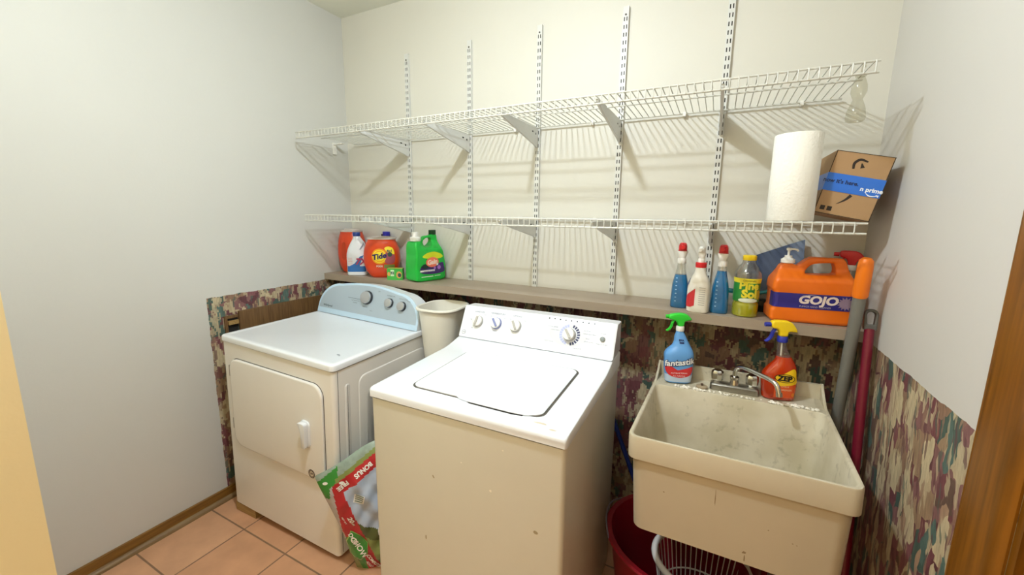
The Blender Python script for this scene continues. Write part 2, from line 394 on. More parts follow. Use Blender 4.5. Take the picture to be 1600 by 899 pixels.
obj_b = obj('baseboard_left', bm, OAKY, bevel=.003); struct(obj_b)
bm = BM(); prism(bm, [(.0122, 0), (.030, 0), (.0295, .007), (.026, .014), (.019, .019), (.0122, .021)], -1.794, -.002, plane='xz'); struct(obj('trim_2', bm, SHOE))
# door casing, jamb and door in the right wall
bm = BM()
prof = [(0, -.886), (-.010, -.888), (-.014, -.893), (-.012, -.900), (-.017, -.905), (-.018, -1.00), (-.013, -1.014), (-.004, -1.0215), (0, -1.0215)]
rings(bm, [[(W+p[0], p[1], z) for p in prof] for z in (0, DZ+.12)]); bmesh.ops.recalc_face_normals(bm, faces=bm.faces)
prof2 = [(0, -1.934), (-.010, -1.932), (-.018, -1.915), (-.018, -1.82), (-.013, -1.806), (0, -1.80)]
rings(bm, [[(W+p[0], p[1], z) for p in prof2] for z in (0, DZ+.12)])
box(bm, W-.018, W, -1.82, -1.0, DZ, DZ+.12)
bmesh.ops.recalc_face_normals(bm, faces=bm.faces); struct(obj('trim_1', bm, OAK))
bm = BM(); box(bm, W+.001, W+.119, DY0-.018, DY0-.001, 0, DZ-.001); box(bm, W+.001, W+.119, DY1+.001, DY1+.018, 0, DZ-.001); box(bm, W+.001, W+.119, DY1+.018, DY0-.018, DZ-.018, DZ-.001); struct(obj('trim_3', bm, OAK, smooth=False))
bm = BM(); box(bm, W+.012, W+.047, DY1+.0185, DY0-.0185, .004, DZ-.02)
dr = struct(obj('door_1', bm, OAK, bevel=.002))
bm = BM(); lathe(bm, [(.028, 0), (.028, .006), (.010, .012), (.010, .035), (.026, .045), (.028, .058), (.018, .066)])
bmesh.ops.rotate(bm, verts=bm.verts, matrix=Matrix.Rotation(-PI/2, 3, 'Y')); bmesh.ops.translate(bm, verts=bm.verts, vec=(W+.012, -1.72, .95)); obj('door_handle', bm, mat('brass', '#b08a45', .3, 1), dr)

# ceiling light fixture (out of the frame, gives the room light)
t = thing('ceiling_light', 'round white flush ceiling light above the front of the laundry room', 'ceiling light', (1.458, -1.34, H))
obj('base_plate', lathe(BM(), [(.02, -.001), (.15, -.001), (.155, -.018), (.02, -.022)]), WHITEP, t)
obj('lamp_holder', lathe(BM(), [(.022, -.022), (.022, -.026)]), WHITEP, t)

# ================================================================== wooden ledge
LEDGE = mat('taupe_painted_wood', '#a0917f', .45, var=.05, scale=6)
bm = BM(); box(bm, .001, W-.001, -.242, -.001, ZL-.020, ZL); box(bm, .001, W-.001, -.242, -.222, ZL-.038, ZL-.020)
tag(obj('wall_ledge', bm, LEDGE, bevel=.003), 'long taupe painted wooden ledge running along the back wall under the bottles', 'shelf')

# ================================================================== slotted uprights
STEEL = mat('white_coated_steel', '#d9dad6', .4, var=.02)
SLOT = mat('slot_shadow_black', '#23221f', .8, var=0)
ST = [.520, .946, 1.349, 1.757, 2.169]
def upright_bm():
    bm = BM(); z0, z1 = ZL + .001, 2.399; hw = .0125; d = -.0155
    xs = [-hw, -.0075, -.0035, .0035, .0075, hw]; zs = [z0]; p = .03175; z = z0 + .012
    holes = []
    while z + .02 < z1 - .02:
        zs += [z, z + .0165]; holes.append(len(zs)-2); z += p
    zs.append(z1)
    g = [[bm.verts.new((x, d, zz)) for x in xs] for zz in zs]
    for j in range(len(zs)-1):
        for i in range(len(xs)-1):
            if i in (1, 3) and j in holes: continue
            bm.faces.new((g[j][i], g[j][i+1], g[j+1][i+1], g[j+1][i]))
    box(bm, -hw, -hw+.0015, d+.0001, -.001, z0, z1); box(bm, hw-.0015, hw, d+.0001, -.001, z0, z1)
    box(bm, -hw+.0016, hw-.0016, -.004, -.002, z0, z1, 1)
    return bm
names = ['first metal slotted upright from the left, beside the corner', 'second slotted upright from the left on the back wall', 'middle slotted upright of five, above the washing machine knobs',
         'fourth slotted upright from the left on the back wall', 'rightmost slotted upright, rising behind the white spray bottle']
u0 = None
for x, nm in zip(ST, names):
    if u0 is None:
        u0 = obj('shelf_upright', upright_bm(), [STEEL, SLOT], smooth=False); u = u0
        scr = obj('screw', lathe(BM(), [(.004, 0), (.004, .002), (.002, .003)], n=10), mat('screw_steel', '#55524c', .4, .8), u0)
        scr.rotation_euler = (PI/2, 0, 0); scr.location = (0, -.0155, 2.365)
    else:
        u = u0.copy(); COL.objects.link(u)
        for ch in u0.children:
            c = ch.copy(); COL.objects.link(c); c.parent = u
    u.location = (x, 0, 0); tag(u, nm, 'shelf upright', 'slotted uprights on the back wall')

# ================================================================== brackets
def bracket(x, ztop, label, first=[None]):
    if first[0] is None:
        r = thing('shelf_bracket', label, 'shelf bracket', (x, 0, ztop), group='brackets under the wire shelves')
        L_ = .412
        prof = [(-.018, 0), (-.018, -.088), (-.026, -.092), (-.060, -.082), (-L_+.01, -.016), (-L_, -.010), (-L_, .0)]
        hole1 = rrect(-.052, -.040, -.034, -.024, .004, 3); hole2 = rrect(-.092, -.074, -.027, -.020, .0028, 3)
        bm = curve_mesh([prof, hole1, hole2], .010, .0006, 1)
        for v in bm.verts: yy, xx = v.co.x, v.co.y; v.co.x = xx; v.co.y = yy
        bmesh.ops.recalc_face_normals(bm, faces=bm.faces); obj('arm', bm, STEEL, r, smooth=False)
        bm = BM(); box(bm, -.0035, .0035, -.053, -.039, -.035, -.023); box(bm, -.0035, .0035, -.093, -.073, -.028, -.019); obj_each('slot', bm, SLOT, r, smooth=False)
        bm = BM(); box(bm, -.0052, -.0040, -.024, -.006, -.080, -.068); box(bm, -.0052, -.0040, -.024, -.006, -.030, -.018)
        obj_each('hook', bm, STEEL, r, smooth=False); first[0] = r; return r
    r0 = first[0]; r = r0.copy(); COL.objects.link(r); r.location = (x, 0, ztop); r['label'] = label
    for ch in r0.children:
        c = ch.copy(); COL.objects.link(c); c.parent = r
    return r
ordw = ['first', 'second', 'third', 'fourth', 'fifth']
ZU, ZW = 1.931, 1.4827
for i, x in enumerate(ST): bracket(x, ZU-.009, 'tapered metal bracket holding the upper wire shelf, %s from the left' % ordw[i])
for i, x in enumerate(ST): bracket(x, ZW-.009, 'tapered metal bracket holding the lower wire shelf, %s from the left' % ordw[i])

# ================================================================== wire shelves
WIRE = mat('white_vinyl_wire', '#cdcdc4', .4, var=.02)
def wire_shelf(x0, x1, z, label):
    r = thing('wire_shelf', label, 'wire shelf', ((x0+x1)/2, 0, z), group=None); L_ = (x1-x0)/2; yf = -.4254
    for nm, y, dz, rad in (('front_rod', yf, 0, .0034), ('lip_rod', yf, -.030, .0034), ('cross_rod', -.325, -.005, .003), ('cross_rod', -.262, -.005, .003), ('rear_rod', -.020, -.004, .0033)):
        obj(nm, cyl(BM(), (-L_, y, dz), (L_, y, dz), rad, n=8), WIRE, r)
    bm = BM(); n = int(round((x1-x0)/.02565)); off = .008
    for i in range(n):
        x = -L_ + off + i*.02565
        if x > L_-.004: break
        tube(bm, [(x, -.019, .0), (x, yf+.004, .0025), (x, yf-.0025, .0015), (x, yf-.0035, -.004), (x, yf-.0035, -.031)], .0019, n=6)
    w_ = obj('wire_grid', bm, WIRE, r); 
    # wall clips carrying the rear rod
    bm = BM()
    for x in (-L_+.30, -L_+.75, -L_+1.15, -L_+1.55, -L_+1.95, L_-.12):
        box(bm, x-.006, x+.006, -.024, -.001, -.014, .004)
    obj_each('wall_clip', bm, WHITEP, r, bevel=.001, seg=1)
    return r
su = wire_shelf(.0764, 2.5562, ZU, 'upper white wire shelf spanning the back wall, empty apart from a hanging clear bottle')
sl = wire_shelf(.1081, 2.5825, ZW, 'lower white wire shelf carrying the paper towel roll and cardboard box')
t = thing('shelf_end_support', 'small white plastic end support for the upper shelf on the left wall', 'support', (0, -.112, 1.86))
bm = BM(); box(bm, .001, .012, -.012, .012, 0, .068); box(bm, .012, .085, -.010, .010, .056, .063); obj('plate', bm, WHITEP, t, bevel=.002)

# ================================================================== dryer
DRYP = mat('dryer_enamel', '#f0ede8', .25, var=.015, coat=.2)
t = thing('clothes_dryer', 'white front-loading clothes dryer with rounded silver-blue control panel, beside the left wall', 'dryer', (0.1330, -0.9530, 0.0530), (0, R_(2.24), R_(1.64))); t.scale = (.985,)*3
DW, DD, DH = .735, .69, .892
bm = BM(); rings(bm, [[(p[0], p[1], z) for p in rrect(0, DW, 0, DD, .018, 4)] for z in (0, DH-.0315)]); obj('cabinet', bm, DRYP, t)
bm = BM(); rings(bm, [[(p[0], p[1], z) for p in rrect(.002, DW-.002, .002, DD, .016, 4)] for z in (DH-.0315, DH-.028)]); obj('seam', bm, GREYP, t)
bm = BM(); rr = lambda i: rrect(-.004+i, DW+.004-i, -.006+i, DD-i, .022-i*.5, 5)
rings(bm, [[(p[0], p[1], z) for p in rr(i)] for i, z in ((.002, DH-.028), (0, DH-.026), (0, DH-.006), (.002, DH-.002), (.006, DH), (.022, DH+.0005), (.030, DH-.0015))]); obj('top_panel', bm, WHITE, t)
bm = BM(); prism(bm, rrect(.060, .678, .345, .795, .058, 8), -.001, -.0004, plane='xz'); obj('door_gap', bm, mat('door_gap_grey', '#6a645c', .7), t)
bm = BM()
for k, (i, y) in enumerate(((.003, -.001), (.003, -.010), (.006, -.013))): pass
rings(bm, [[(p[0], y, p[1]) for p in rrect(.060+i, .678-i, .345+i, .795-i, .056, 8)] for i, y in ((.0035, -.0011), (.0025, -.009), (.005, -.012), (.010, -.013))])
bmesh.ops.recalc_face_normals(bm, faces=bm.faces); d_ = obj('door', bm, DRYP, t)
bm = BM()
rings(bm, [[(p[0], y, p[1]) for p in rrect(.548+i, .604-i, .492+i, .618-i, .020, 6)] for i, y in ((0, -.0131), (.001, -.018), (.006, -.021))]); bmesh.ops.recalc_face_normals(bm, faces=bm.faces)
prism(bm, outline([(.556, .610), (.580, .614), (.596, .606), (.598, .56), (.596, .506), (.586, .500), (.576, .508), (.574, .560), (.566, .590)]), -.040, -.021, plane='xz')
obj('door_handle', bm, WHITE, d_, bevel=.0015)
bm = BM()
for z in (.43, .70): box(bm, .058, .064, -.012, -.002, z, z+.055)
obj_each('hinge', bm, mat('hinge_grey', '#9b958c', .4, .3), t, bevel=.001, seg=1)
# round seal sticker
bm = BM(); fn = lambda u, v: Vector((.600+u, -.0137, .372+v))
mark(bm, ell(0, 0, .0205, .0205), fn, 0)
ring = BM(); fn2 = lambda u, v: Vector((.600+u, -.0140, .372+v))
for a in range(0, 360, 24): mark(bm, ell(.0165*math.cos(R_(a)), .0165*math.sin(R_(a)), .0016, .0016, 8), fn2, 1)
mark(bm, ell(0, 0, .0125, .0125), fn2, 1)
fn3 = lambda u, v: Vector((.600+u, -.0143, .372+v)); mark(bm, text_bm('W', .017, .0006), fn3, 0)
obj('round_sticker', bm, [mat('sticker_brown', '#3b2a22', .5), mat('sticker_cream', '#d9cdb8', .5)], t, smooth=False)['label'] = 'small round dark brown seal sticker'
for fx_, fy_ in ((DW-.06, .06), (DW-.06, DD-.06), (.06, DD-.06)):
    fz = -(.0533 - fx_*.0391)/.985 + .001
    obj('foot', lathe(BM(), [(.020, fz), (.020, fz+.008), (.009, fz+.010), (.009, .0)], 14, 0, (fx_, fy_)), BLACK, t)
# embossed side panel
bm = BM()
for (y0, y1, z0, z1) in ((.055, .085, .14, .79), (.13, .60, .14, .80), (.17, .56, .18, .72)):
    out_ = rrect(y0, y1, z0, z1, min(.04, (y1-y0)/2-.001), 5)
    rings(bm, [[(DW + x, p[0], p[1]) for p in rrect(y0+i, y1-i, z0+i, z1-i, min(.04, (y1-y0)/2-.001)-i*.6, 5)] for i, x in ((0, -.001), (.004, .0022), (.008, .0026))])
bmesh.ops.recalc_face_normals(bm, faces=bm.faces); obj('side_embossing', bm, DRYP, t)
bm = BM(); box(bm, DW-.0004, DW+.0006, .021, .0228, .01, DH-.034); obj('side_seam', bm, GREYP, t, smooth=False)
# control console: an arched slab leaning back
c0 = (.535, DH+.001); lean = .30
def con(x, h, off=0): return Vector((x, c0[0] + h*math.sin(lean) - off*math.cos(lean), c0[1] + h*math.cos(lean) + off*math.sin(lean)))
def arch(i, top=.205, x0=.004, x1=DW-.004):
    pts = [(x0+i, i)]
    a, b_ = .150, .135
    for k in range(9):
        s = PI/2*k/8; pts.append((x0+i+a*(1-math.cos(s)), top-.022-b_-i + (b_)*math.sin(s)))
    for k in range(1, 12):
        s = k/12; x = x0+i+a + (x1-x0-2*i-2*a)*s; pts.append((x, top-.022-i + .022*math.sin(PI*s)))
    for k in range(9):
        s = PI/2*(1-k/8); pts.append((x1-i-a*(1-math.cos(s)), top-.022-b_-i + (b_)*math.sin(s)))
    pts.append((x1-i, i)); return pts
CONW = mat('console_white', '#e8edf2', .3, var=.01); CONB = mat('console_silver_blue', '#b4c4d1', .33, .25, var=.02); CONL = mat('console_light_blue', '#c3dcf0', .35, var=.01)
def backslab(i, o): return [(p[0], max(con(p[0], p[1], o).y, 0), con(p[0], p[1], o).z) for p in arch(i)]
bm = BM()
front = [con(p[0], p[1], 0) for p in arch(0)]; mid = [con(p[0], p[1], -.03) for p in arch(0)]
back = [Vector((v.x + (DW/2-v.x)*.04, .675, DH+.001 + (v.z-DH-.001)*.93)) for v in front]
rings(bm, [back, mid, front]); bmesh.ops.recalc_face_normals(bm, faces=bm.faces); cs = obj('control_console', bm, CONW, t)
bm = BM(); rings(bm, [[con(p[0], p[1], o) for p in arch(i)] for i, o in ((.000, .0002), (.0015, .003), (.006, .004))]); bmesh.ops.recalc_face_normals(bm, faces=bm.faces); obj('console_border', bm, CONL, cs)
bm = BM(); P_ = [(p[0], max(p[1], .030)) for p in arch(.012)]; rings(bm, [[con(p[0], p[1], o) for p in P_] for o in (.0041, .0050)]); bmesh.ops.recalc_face_normals(bm, faces=bm.faces); obj('console_face', bm, CONB, cs)
KN = mat('knob_silver', '#b9bcc0', .3, .5); KD = mat('knob_dark_rim', '#232428', .4)
def knob(parent, fn, x, h, r, dpt, m1, m2, ridge=True, name='knob', ang=35, n=28):
    """fn(x, h, off) -> 3D"""
    bm = BM(); prof = [(r*1.04, 0, 1), (r, dpt*.55, 1), (r*.93, dpt*.62, 0), (r*.90, dpt, 0), (r*.80, dpt*1.05, 0)]
    rs = [[fn(x+q*math.cos(2*PI*i/n), h+q*math.sin(2*PI*i/n), o) for i in range(n)] for q, o, _ in prof]
    vs = rings(bm, rs)
    bm.faces.ensure_lookup_table()
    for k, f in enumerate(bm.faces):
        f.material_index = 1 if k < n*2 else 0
    if ridge:
        c, s = math.cos(R_(ang)), math.sin(R_(ang)); L2, w2 = r*.80, r*.17
        q = [(-L2, -w2), (L2, -w2), (L2, w2), (-L2, w2)]
        rings(bm, [[fn(x+(a*k2)*c-(b*k2)*s, h+(a*k2)*s+(b*k2)*c, o) for a, b in q] for k2, o in ((1, dpt*1.03), (.95, dpt*1.45))], mi=1)
    bmesh.ops.recalc_face_normals(bm, faces=bm.faces); return obj(name, bm, [m1, m2], parent)
knob(cs, lambda x, h, o: con(x, h, .005+o), .365, .128, .037, .022, KN, KD, False)
knob(cs, lambda x, h, o: con(x, h, .005+o), .525, .120, .025, .020, KN, KD, False)
knob(cs, lambda x, h, o: con(x, h, .005+o), .612, .114, .025, .020, KN, KD, False)
bm = BM(); f_ = lambda x, h: (lambda u, v: con(x+u, h+v, .0054))
mark(bm, text_bm('Whirlpool', .017, .0005), f_(.082, .045), 0)
for tx, x, h, s in (('AUTOMATIC DRY', .285, .10, .008), ('NORMAL', .283, .088, .008), ('OFF', .44, .172, .009), ('TIMED DRY', .36, .075, .008), ('HEAVY', .41, .06, .007), ('TEMPERATURE', .525, .158, .0085), ('END OF CYCLE', .612, .152, .008), ('SIGNAL', .65, .145, .007)):
    mark(bm, text_bm(tx, s), f_(x, h), 0)
mark(bm, rect(.225, .325, .1105, .1125), f_(0, 0), 0)
obj('console_print', bm, mat('console_ink', '#5b6670', .5), cs, smooth=False)
bm = BM(); mark(bm, ell(.655, .100, .008, .005), lambda u, v: Vector((u, v, DH-.0008)), 0); mark(bm, ell(.668, .094, .003, .005), lambda u, v: Vector((u, v, DH-.0008)), 0)
obj('chip_mark', bm, INK, t, smooth=False)
# wooden block under the dryer
BLK = wood_mat('rough_pine', '#93713f', '#b3945c', 0, 20, .6)
bm = BM(); box(bm, 0, .150, 0, .085, 0, .0430); b_ = obj('wood_block', bm, BLK, smooth=False, bevel=.0015)
b_.location = (.134, -.951, 0); b_.rotation_euler = (0, R_(1.2), R_(1.64)); b_.location.z = .0035; tag(b_, 'short pine board wedged under the front left corner of the dryer', 'wood block')

# wood-grain panel and recess on the left wall behind the dryer
PAN = wood_mat('walnut_panel', '#5f4429', '#81613c', 2, 26, .45)
bm = BM(); box(bm, .002, .014, -.780, -.28, .45, .987)
tag(obj('wood_board', bm, PAN, smooth=False, bevel=.001), 'brown wood-grain board standing against the papered left wall behind the dryer', 'board')
bm = BM(); box(bm, .002, .012, -.850, -.838, .80, .972); box(bm, .002, .012, -.838, -.785, .958, .972); box(bm, .0015, .004, -.838, -.785, .80, .958, 1); box(bm, .004, .018, -.835, -.786, .925, .945, 2)
tag(obj('vent_frame', bm, [PAN, GREYP, BLK], smooth=False), 'small dark wood-framed opening in the wallpaper left of the wood-grain board', 'frame')

# ================================================================== washing machine
WF = mat('washer_shaded_enamel', '#d4d1c4', .33, var=.02, coat=.15); WT = mat('washer_white_top', '#e7ebf1', .25, var=.01, coat=.3)  # white cabinet tinted cream: its dim, warm-lit look is put into the colour
t = thing('washing_machine', 'white top-loading washing machine with slanted control panel, right of the dryer', 'washing machine', (1.2064, -1.0486, 0), (0, 0, R_(.7)))
WW, WD = .687, .672
bm = BM(); rings(bm, [[(p[0], p[1], z) for p in rrect(.003, WW-.003, .004, WD, .014, 4)] for z in (.012, .892)]); obj('cabinet', bm, WF, t)
bm = BM()
for x in (.05, WW-.05):
    for y in (.06, WD-.06): lathe(bm, [(.022, 0), (.022, .008), (.012, .012)], 12, 0, (x, y))
obj_each('foot', bm, BLACK, t)
bm = BM(); rings(bm, [[(p[0], p[1], z) for p in rrect(.006, WW-.006, .008, WD-.004, .014, 4)] for z in (.892, .8975)]); obj('seam', bm, GREYP, t)
# deck: profile along y extruded in x with rounded corners
def deck_z(y): return .929 + .010*(y/.42) if y < .42 else .939 + .020*((y-.42)/.11)**1.6 if y < .53 else .959
bm = BM(); ny = 28; ys = [-.001, .002, .008] + [.02 + .515*i/ny for i in range(ny+1)] + [WD]
rs = []
for k, y in enumerate(ys):
    zt = deck_z(max(y, 0)); dz = {0: .010, 1: .004, 2: .001}.get(k, 0); ins = {0: .005, 1: .002, 2: .0005}.get(k, 0)
    rs.append([(ins, y, .8976), (WW-ins, y, .8976), (WW-ins, y, zt-.006-dz), (WW-.002-ins, y, zt-.002-dz), (WW-.007-ins, y, zt-dz), (.007+ins, y, zt-dz), (.002+ins, y, zt-.002-dz), (ins, y, zt-.006-dz)])
rings(bm, rs); bmesh.ops.recalc_face_normals(bm, faces=bm.faces); obj('top_deck', bm, WT, t)
LX0, LX1, LY0, LY1 = .124, .589, .066, .432
on_deck = lambda p, o: (p[0], p[1], deck_z(p[1]) + o)
def lid_out(i):
    return [(x, y) for x, y in rrect(LX0+i, LX1-i, LY0+i, LY1-i, .028, 7)]
bm = BM(); rings(bm, [[on_deck(p, o) for p in rrect(LX0-.007, LX1+.005, LY0-.0025, LY1+.0085, .032, 7)] for o in (.0002, .0006)]); obj('lid_gap', bm, mat('lid_gap_grey', '#57534c', .7), t, smooth=False)
bm = BM(); rings(bm, [[on_deck(p, o) for p in lid_out(i)] for i, o in ((.002, .0007), (.0012, .004), (.002, .0055), (.005, .0065), (.012, .0065), (.02, .0055))])
lid = obj('lid', bm, WT, t)
bm = BM(); pts = [(.300, LY0+.004), (.318, LY0-.008), (.35, LY0-.013), (.50, LY0-.014), (.545, LY0-.010), (.575, LY0+.006), (.560, LY0+.012), (.32, LY0+.012)]
rings(bm, [[on_deck(p, o) for p in pts] for o in (.0018, .0047)]); bmesh.ops.recalc_face_normals(bm, faces=bm.faces); obj('lid_handle', bm, WT, lid, bevel=.001)
bm = BM(); pts = [(.335, LY0-.004), (.36, LY0-.0165), (.505, LY0-.018), (.535, LY0-.013), (.54, LY0)]
rings(bm, [[on_deck(p, o) for p in pts] for o in (.0003, .0010)]); bmesh.ops.recalc_face_normals(bm, faces=bm.faces); obj('lid_handle_shade', bm, GREYP, t, smooth=False)  # flat dark sheet painted in as the shade beneath the lid handle
# console
cb = (.535, .9605); top_h = .148; ln = .46
def wcon(x, h, o=0): return Vector((x, cb[0] + h*math.sin(ln) - o*math.cos(ln), cb[1] + h*math.cos(ln) + o*math.sin(ln)))
bm = BM(); sh = []
def wprof(x, sq):
    a = wcon(x, 0, 0); b = wcon(x, top_h-.012, 0); c = wcon(x, top_h-.003, -.003); d = wcon(x, top_h, -.012)
    return [Vector((x, WD, .962)), a, b, c, d, Vector((x, WD-.005, d.z-.002))]
rs = []
for x, s in ((.001, .93), (.004, .98), (.012, 1), (WW-.012, 1), (WW-.004, .98), (WW-.001, .93)):
    pr_ = wprof(x, s); c_ = sum(pr_, Vector())/6; rs.append([Vector((p.x, c_.y+(p.y-c_.y)*s, max(.9602, c_.z+(p.z-c_.z)*s))) for p in pr_])
rings(bm, rs); bmesh.ops.recalc_face_normals(bm, faces=bm.faces); cs = obj('control_console', bm, WT, t, bevel=0)
bm = BM(); box(bm, .003, WW-.003, cb[0]-.0015, cb[0]+.01, .9592, .9612); obj('console_seam', bm, INK, t, smooth=False)
KW = mat('knob_white', '#f0eee8', .3, var=.01); KG = mat('knob_trim_grey', '#b4b1ab', .4); KB = mat('knob_blue_rim', '#8289b8', .4)  # the grey one colours knob rims and ridges
wk = lambda x, h, o: wcon(x, h, o+.0005)
knob(cs, wk, .083, .078, .025, .016, KW, KG, True, ang=80)
knob(cs, wk, .174, .080, .025, .016, KW, KB, True, ang=125)
knob(cs, wk, .267, .080, .025, .016, KW, KG, True, ang=120)
knob(cs, wk, .505, .076, .025, .022, KW, KG, True, 'cycle_dial', ang=125)
knob(cs, wk, .637, .077, .010, .006, mat('button_grey', '#7d8584', .4), KG, False, 'start_button')
bm = BM(); wf = lambda x, h: (lambda u, v: wcon(x+u, h+v, .0006)); wf2 = lambda x, h: (lambda u, v: wcon(x+u, h+v, .0009))
DIALX, DIALH = .505, .076
mark(bm, ell(DIALX-.006, DIALH, .078, .046, 32), wf(0, 0), 2)
for a in range(-80, 80, 16):
    p = [(DIALX+r*math.cos(R_(b)), DIALH+r*math.sin(R_(b))) for r, b in ((.031, a), (.043, a), (.043, a+11), (.031, a+11))]; mark(bm, p, wf2(0, 0), 1)
for a in range(100, 260, 16):
    p = [(DIALX+r*math.cos(R_(b)), DIALH+r*math.sin(R_(b))) for r, b in ((.031, a), (.042, a), (.042, a+13), (.031, a+13))]; mark(bm, p, wf2(0, 0), 3)
for i in range(9): mark(bm, ell(.410+.0235*i, .133, .0032, .0032, 10), wf(0, 0), 4)
for tx, x, h, s in (('LOAD SIZE', .083, .120, .010), ('TEMPERATURE', .174, .122, .011), ('OPTIONS', .267, .122, .010), ('MAX', .112, .110, .006), ('MED', .048, .082, .006), ('MIN', .060, .045, .006), ('HOT', .145, .108, .006), ('COLD', .208, .106, .006), ('WARM', .174, .046, .006), ('ON', .236, .106, .006), ('OFF', .305, .106, .006),
                    ('EXTRA RINSE', .432, .100, .007), ('COTTONS HEAVY', .438, .088, .006), ('NORMAL', .575, .100, .007), ('PERMANENT PRESS', .585, .088, .006), ('RINSE', .58, .070, .006), ('DRAIN & SPIN', .585, .058, .006), ('DELICATES', .545, .026, .007), ('AUTO SOAK', .425, .040, .007), ('POWER', .637, .098, .006), ('PUSH TO START', .637, .056, .006)):
    mark(bm, text_bm(tx, s), wf2(x, h), 0)
mark(bm, ell(.024, .022, .010, .010, 20), wf(0, 0), 0); mark(bm, ell(.024, .022, .008, .008, 20), wf2(0, 0), 5)
fnn = lambda u, v: wcon(.024+u, .022+v, .0012); mark(bm, text_bm('GE', .010, .0003), fnn, 0)
obj('console_print', bm, [mat('print_grey_blue', '#8d93a8', .5), mat('print_navy', '#333a63', .5), mat('print_pale_grey', '#d7dae0', .4), mat('print_pale_blue', '#b3bbe0', .5), mat('print_dark', '#3a3d46', .5), mat('print_white', '#eeeeee', .5)], cs, smooth=False)
# wear marks on the cabinet front and deck
bm = BM()
def chip(x, z, a, b, rot=0, mi=0):
    rnd = random.Random(int(x*1e4)); pts = [(x + a*math.cos(q)*(.7+.5*rnd.random())*math.cos(rot) - b*math.sin(q)*math.sin(rot), z + a*math.cos(q)*math.sin(rot) + b*math.sin(q)*(.7+.5*rnd.random())*math.cos(rot)) for q in [2*PI*k/9 for k in range(9)]]
    mark(bm, pts, lambda u, v: Vector((u, .0034, v)), mi)
chip(.255, .68, .006, .003, 2.2); chip(.46, .70, .004, .004, 0, 1); chip(.605, .62, .008, .006, 0); chip(.22, .45, .003, .010); chip(.50, .84, .003, .002, 0, 1); chip(.36, .76, .003, .002, 0, 1)
for (x, y, a, b) in ((.600, .040, .022, .005), (.64, .022, .014, .004), (.22, .04, .004, .003)):
    rnd = random.Random(int(x*1e4)); mark(bm, [(x+a*math.cos(q)*(.6+.6*rnd.random()), y+b*math.sin(q)*(.6+.6*rnd.random())) for q in [2*PI*k/11 for k in range(11)]], lambda u, v: Vector((u, v, deck_z(v)+.0003)), 2)
obj_each('wear_mark', bm, [mat('chip_olive', '#a4977a', .7), mat('chip_pale', '#efe9dc', .6), mat('chip_beige', '#cfc4ae', .6)], t, smooth=False)

# ================================================================== white waste basket between the machines, on a dark crate
t = thing('storage_crate', 'dark plastic crate low in the gap between dryer and washer, under the waste basket', 'crate', (1.005, -.33, 0))
CR = mat('dark_crate_plastic', '#26282b', .5)
bm = BM(); rings(bm, [[(p[0], p[1], z) for p in rrect(-.125+i, .125-i, -.17+i, .17-i, .02, 4)] for i, z in ((.012, 0), (.012, .01), (0, .60), (-.004, .60), (-.004, .62))]); obj('bin_body', bm, CR, t)
bm = BM(); rings(bm, [[(p[0], p[1], z) for p in rrect(-.13, .13, -.17, .17, .022, 4)] for z in (.621, .643)]); obj('lid', bm, CR, t, bevel=.002)
t = thing('waste_basket', 'tall white plastic waste basket standing between the dryer and the washing machine', 'waste basket', (.972, -.315, .6435), (0, 0, R_(4)))
BK = mat('white_basket_plastic', '#eae7dc', .4, var=.02)
def bx_(i, o=0): return rrect(-.096-i, .096+i, -.112-i, .112+i, .078+i*.5, 8)
bm = BM()
lv = [(-.026, .0), (-.022, .004), (.001, .30), (.009, .375), (.018, .380), (.021, .386), (.019, .392), (.012, .394), (.008, .390), (-.002, .30), (-.025, .008)]
rings(bm, [[(p[0], p[1], z) for p in bx_(i)] for i, z in lv]); obj('basket', bm, BK, t)

# ================================================================== laundry sink
KS = .928
SK = bpy.data.materials.new('stained_sink_plastic'); SK.use_nodes = True; nt = SK.node_tree; b = nt.nodes['Principled BSDF']
tc = nt.nodes.new('ShaderNodeTexCoord'); n1 = nt.nodes.new('ShaderNodeTexNoise'); n1.inputs['Scale'].default_value = 7; n1.inputs['Detail'].default_value = 6; nt.links.new(tc.outputs['Object'], n1.inputs[0])
r1 = ramp(nt, [(.35, '#bdb398'), (.6, '#cfc6b0')], False); nt.links.new(n1.outputs['Fac'], r1.inputs[0])
n2 = nt.nodes.new('ShaderNodeTexNoise'); n2.inputs['Scale'].default_value = 38; n2.inputs['Detail'].default_value = 5; nt.links.new(tc.outputs['Object'], n2.inputs[0])
n3 = nt.nodes.new('ShaderNodeTexNoise'); n3.inputs['Scale'].default_value = 5; nt.links.new(tc.outputs['Object'], n3.inputs[0])
sp = nt.nodes.new('ShaderNodeSeparateXYZ'); nt.links.new(tc.outputs['Object'], sp.inputs[0])
dirt = M(nt, 'MULTIPLY', M(nt, 'SUBTRACT', n2.outputs['Fac'], .55), 6.0); dirt = M(nt, 'MULTIPLY', dirt, M(nt, 'GREATER_THAN', n3.outputs['Fac'], .5))
dn = nt.nodes.new('ShaderNodeClamp'); nt.links.new(dirt, dn.inputs[0])
col_ = mixc(nt, M(nt, 'MULTIPLY', dn.outputs[0], .42), r1.outputs[0], rgb('#7d745c')); nt.links.new(col_, b.inputs['Base Color']); b.inputs['Roughness'].default_value = .42
SKO = mat('sink_cream_plastic', '#c5b89d', .42, var=.05, scale=9)
t = thing('laundry_sink', 'deep stained cream plastic laundry sink in the right corner under the ledge', 'sink', (2.0001, -0.7811, 0.8373), (0, R_(-1.37), R_(-1.65))); t.scale = (KS,)*3
SW, SD = .612, .628; IB = .482
def sr(x0, x1, y0, y1, r, z): return [(p[0], p[1], z) for p in rrect(x0, x1, y0, y1, r, 6)]
bm = BM()
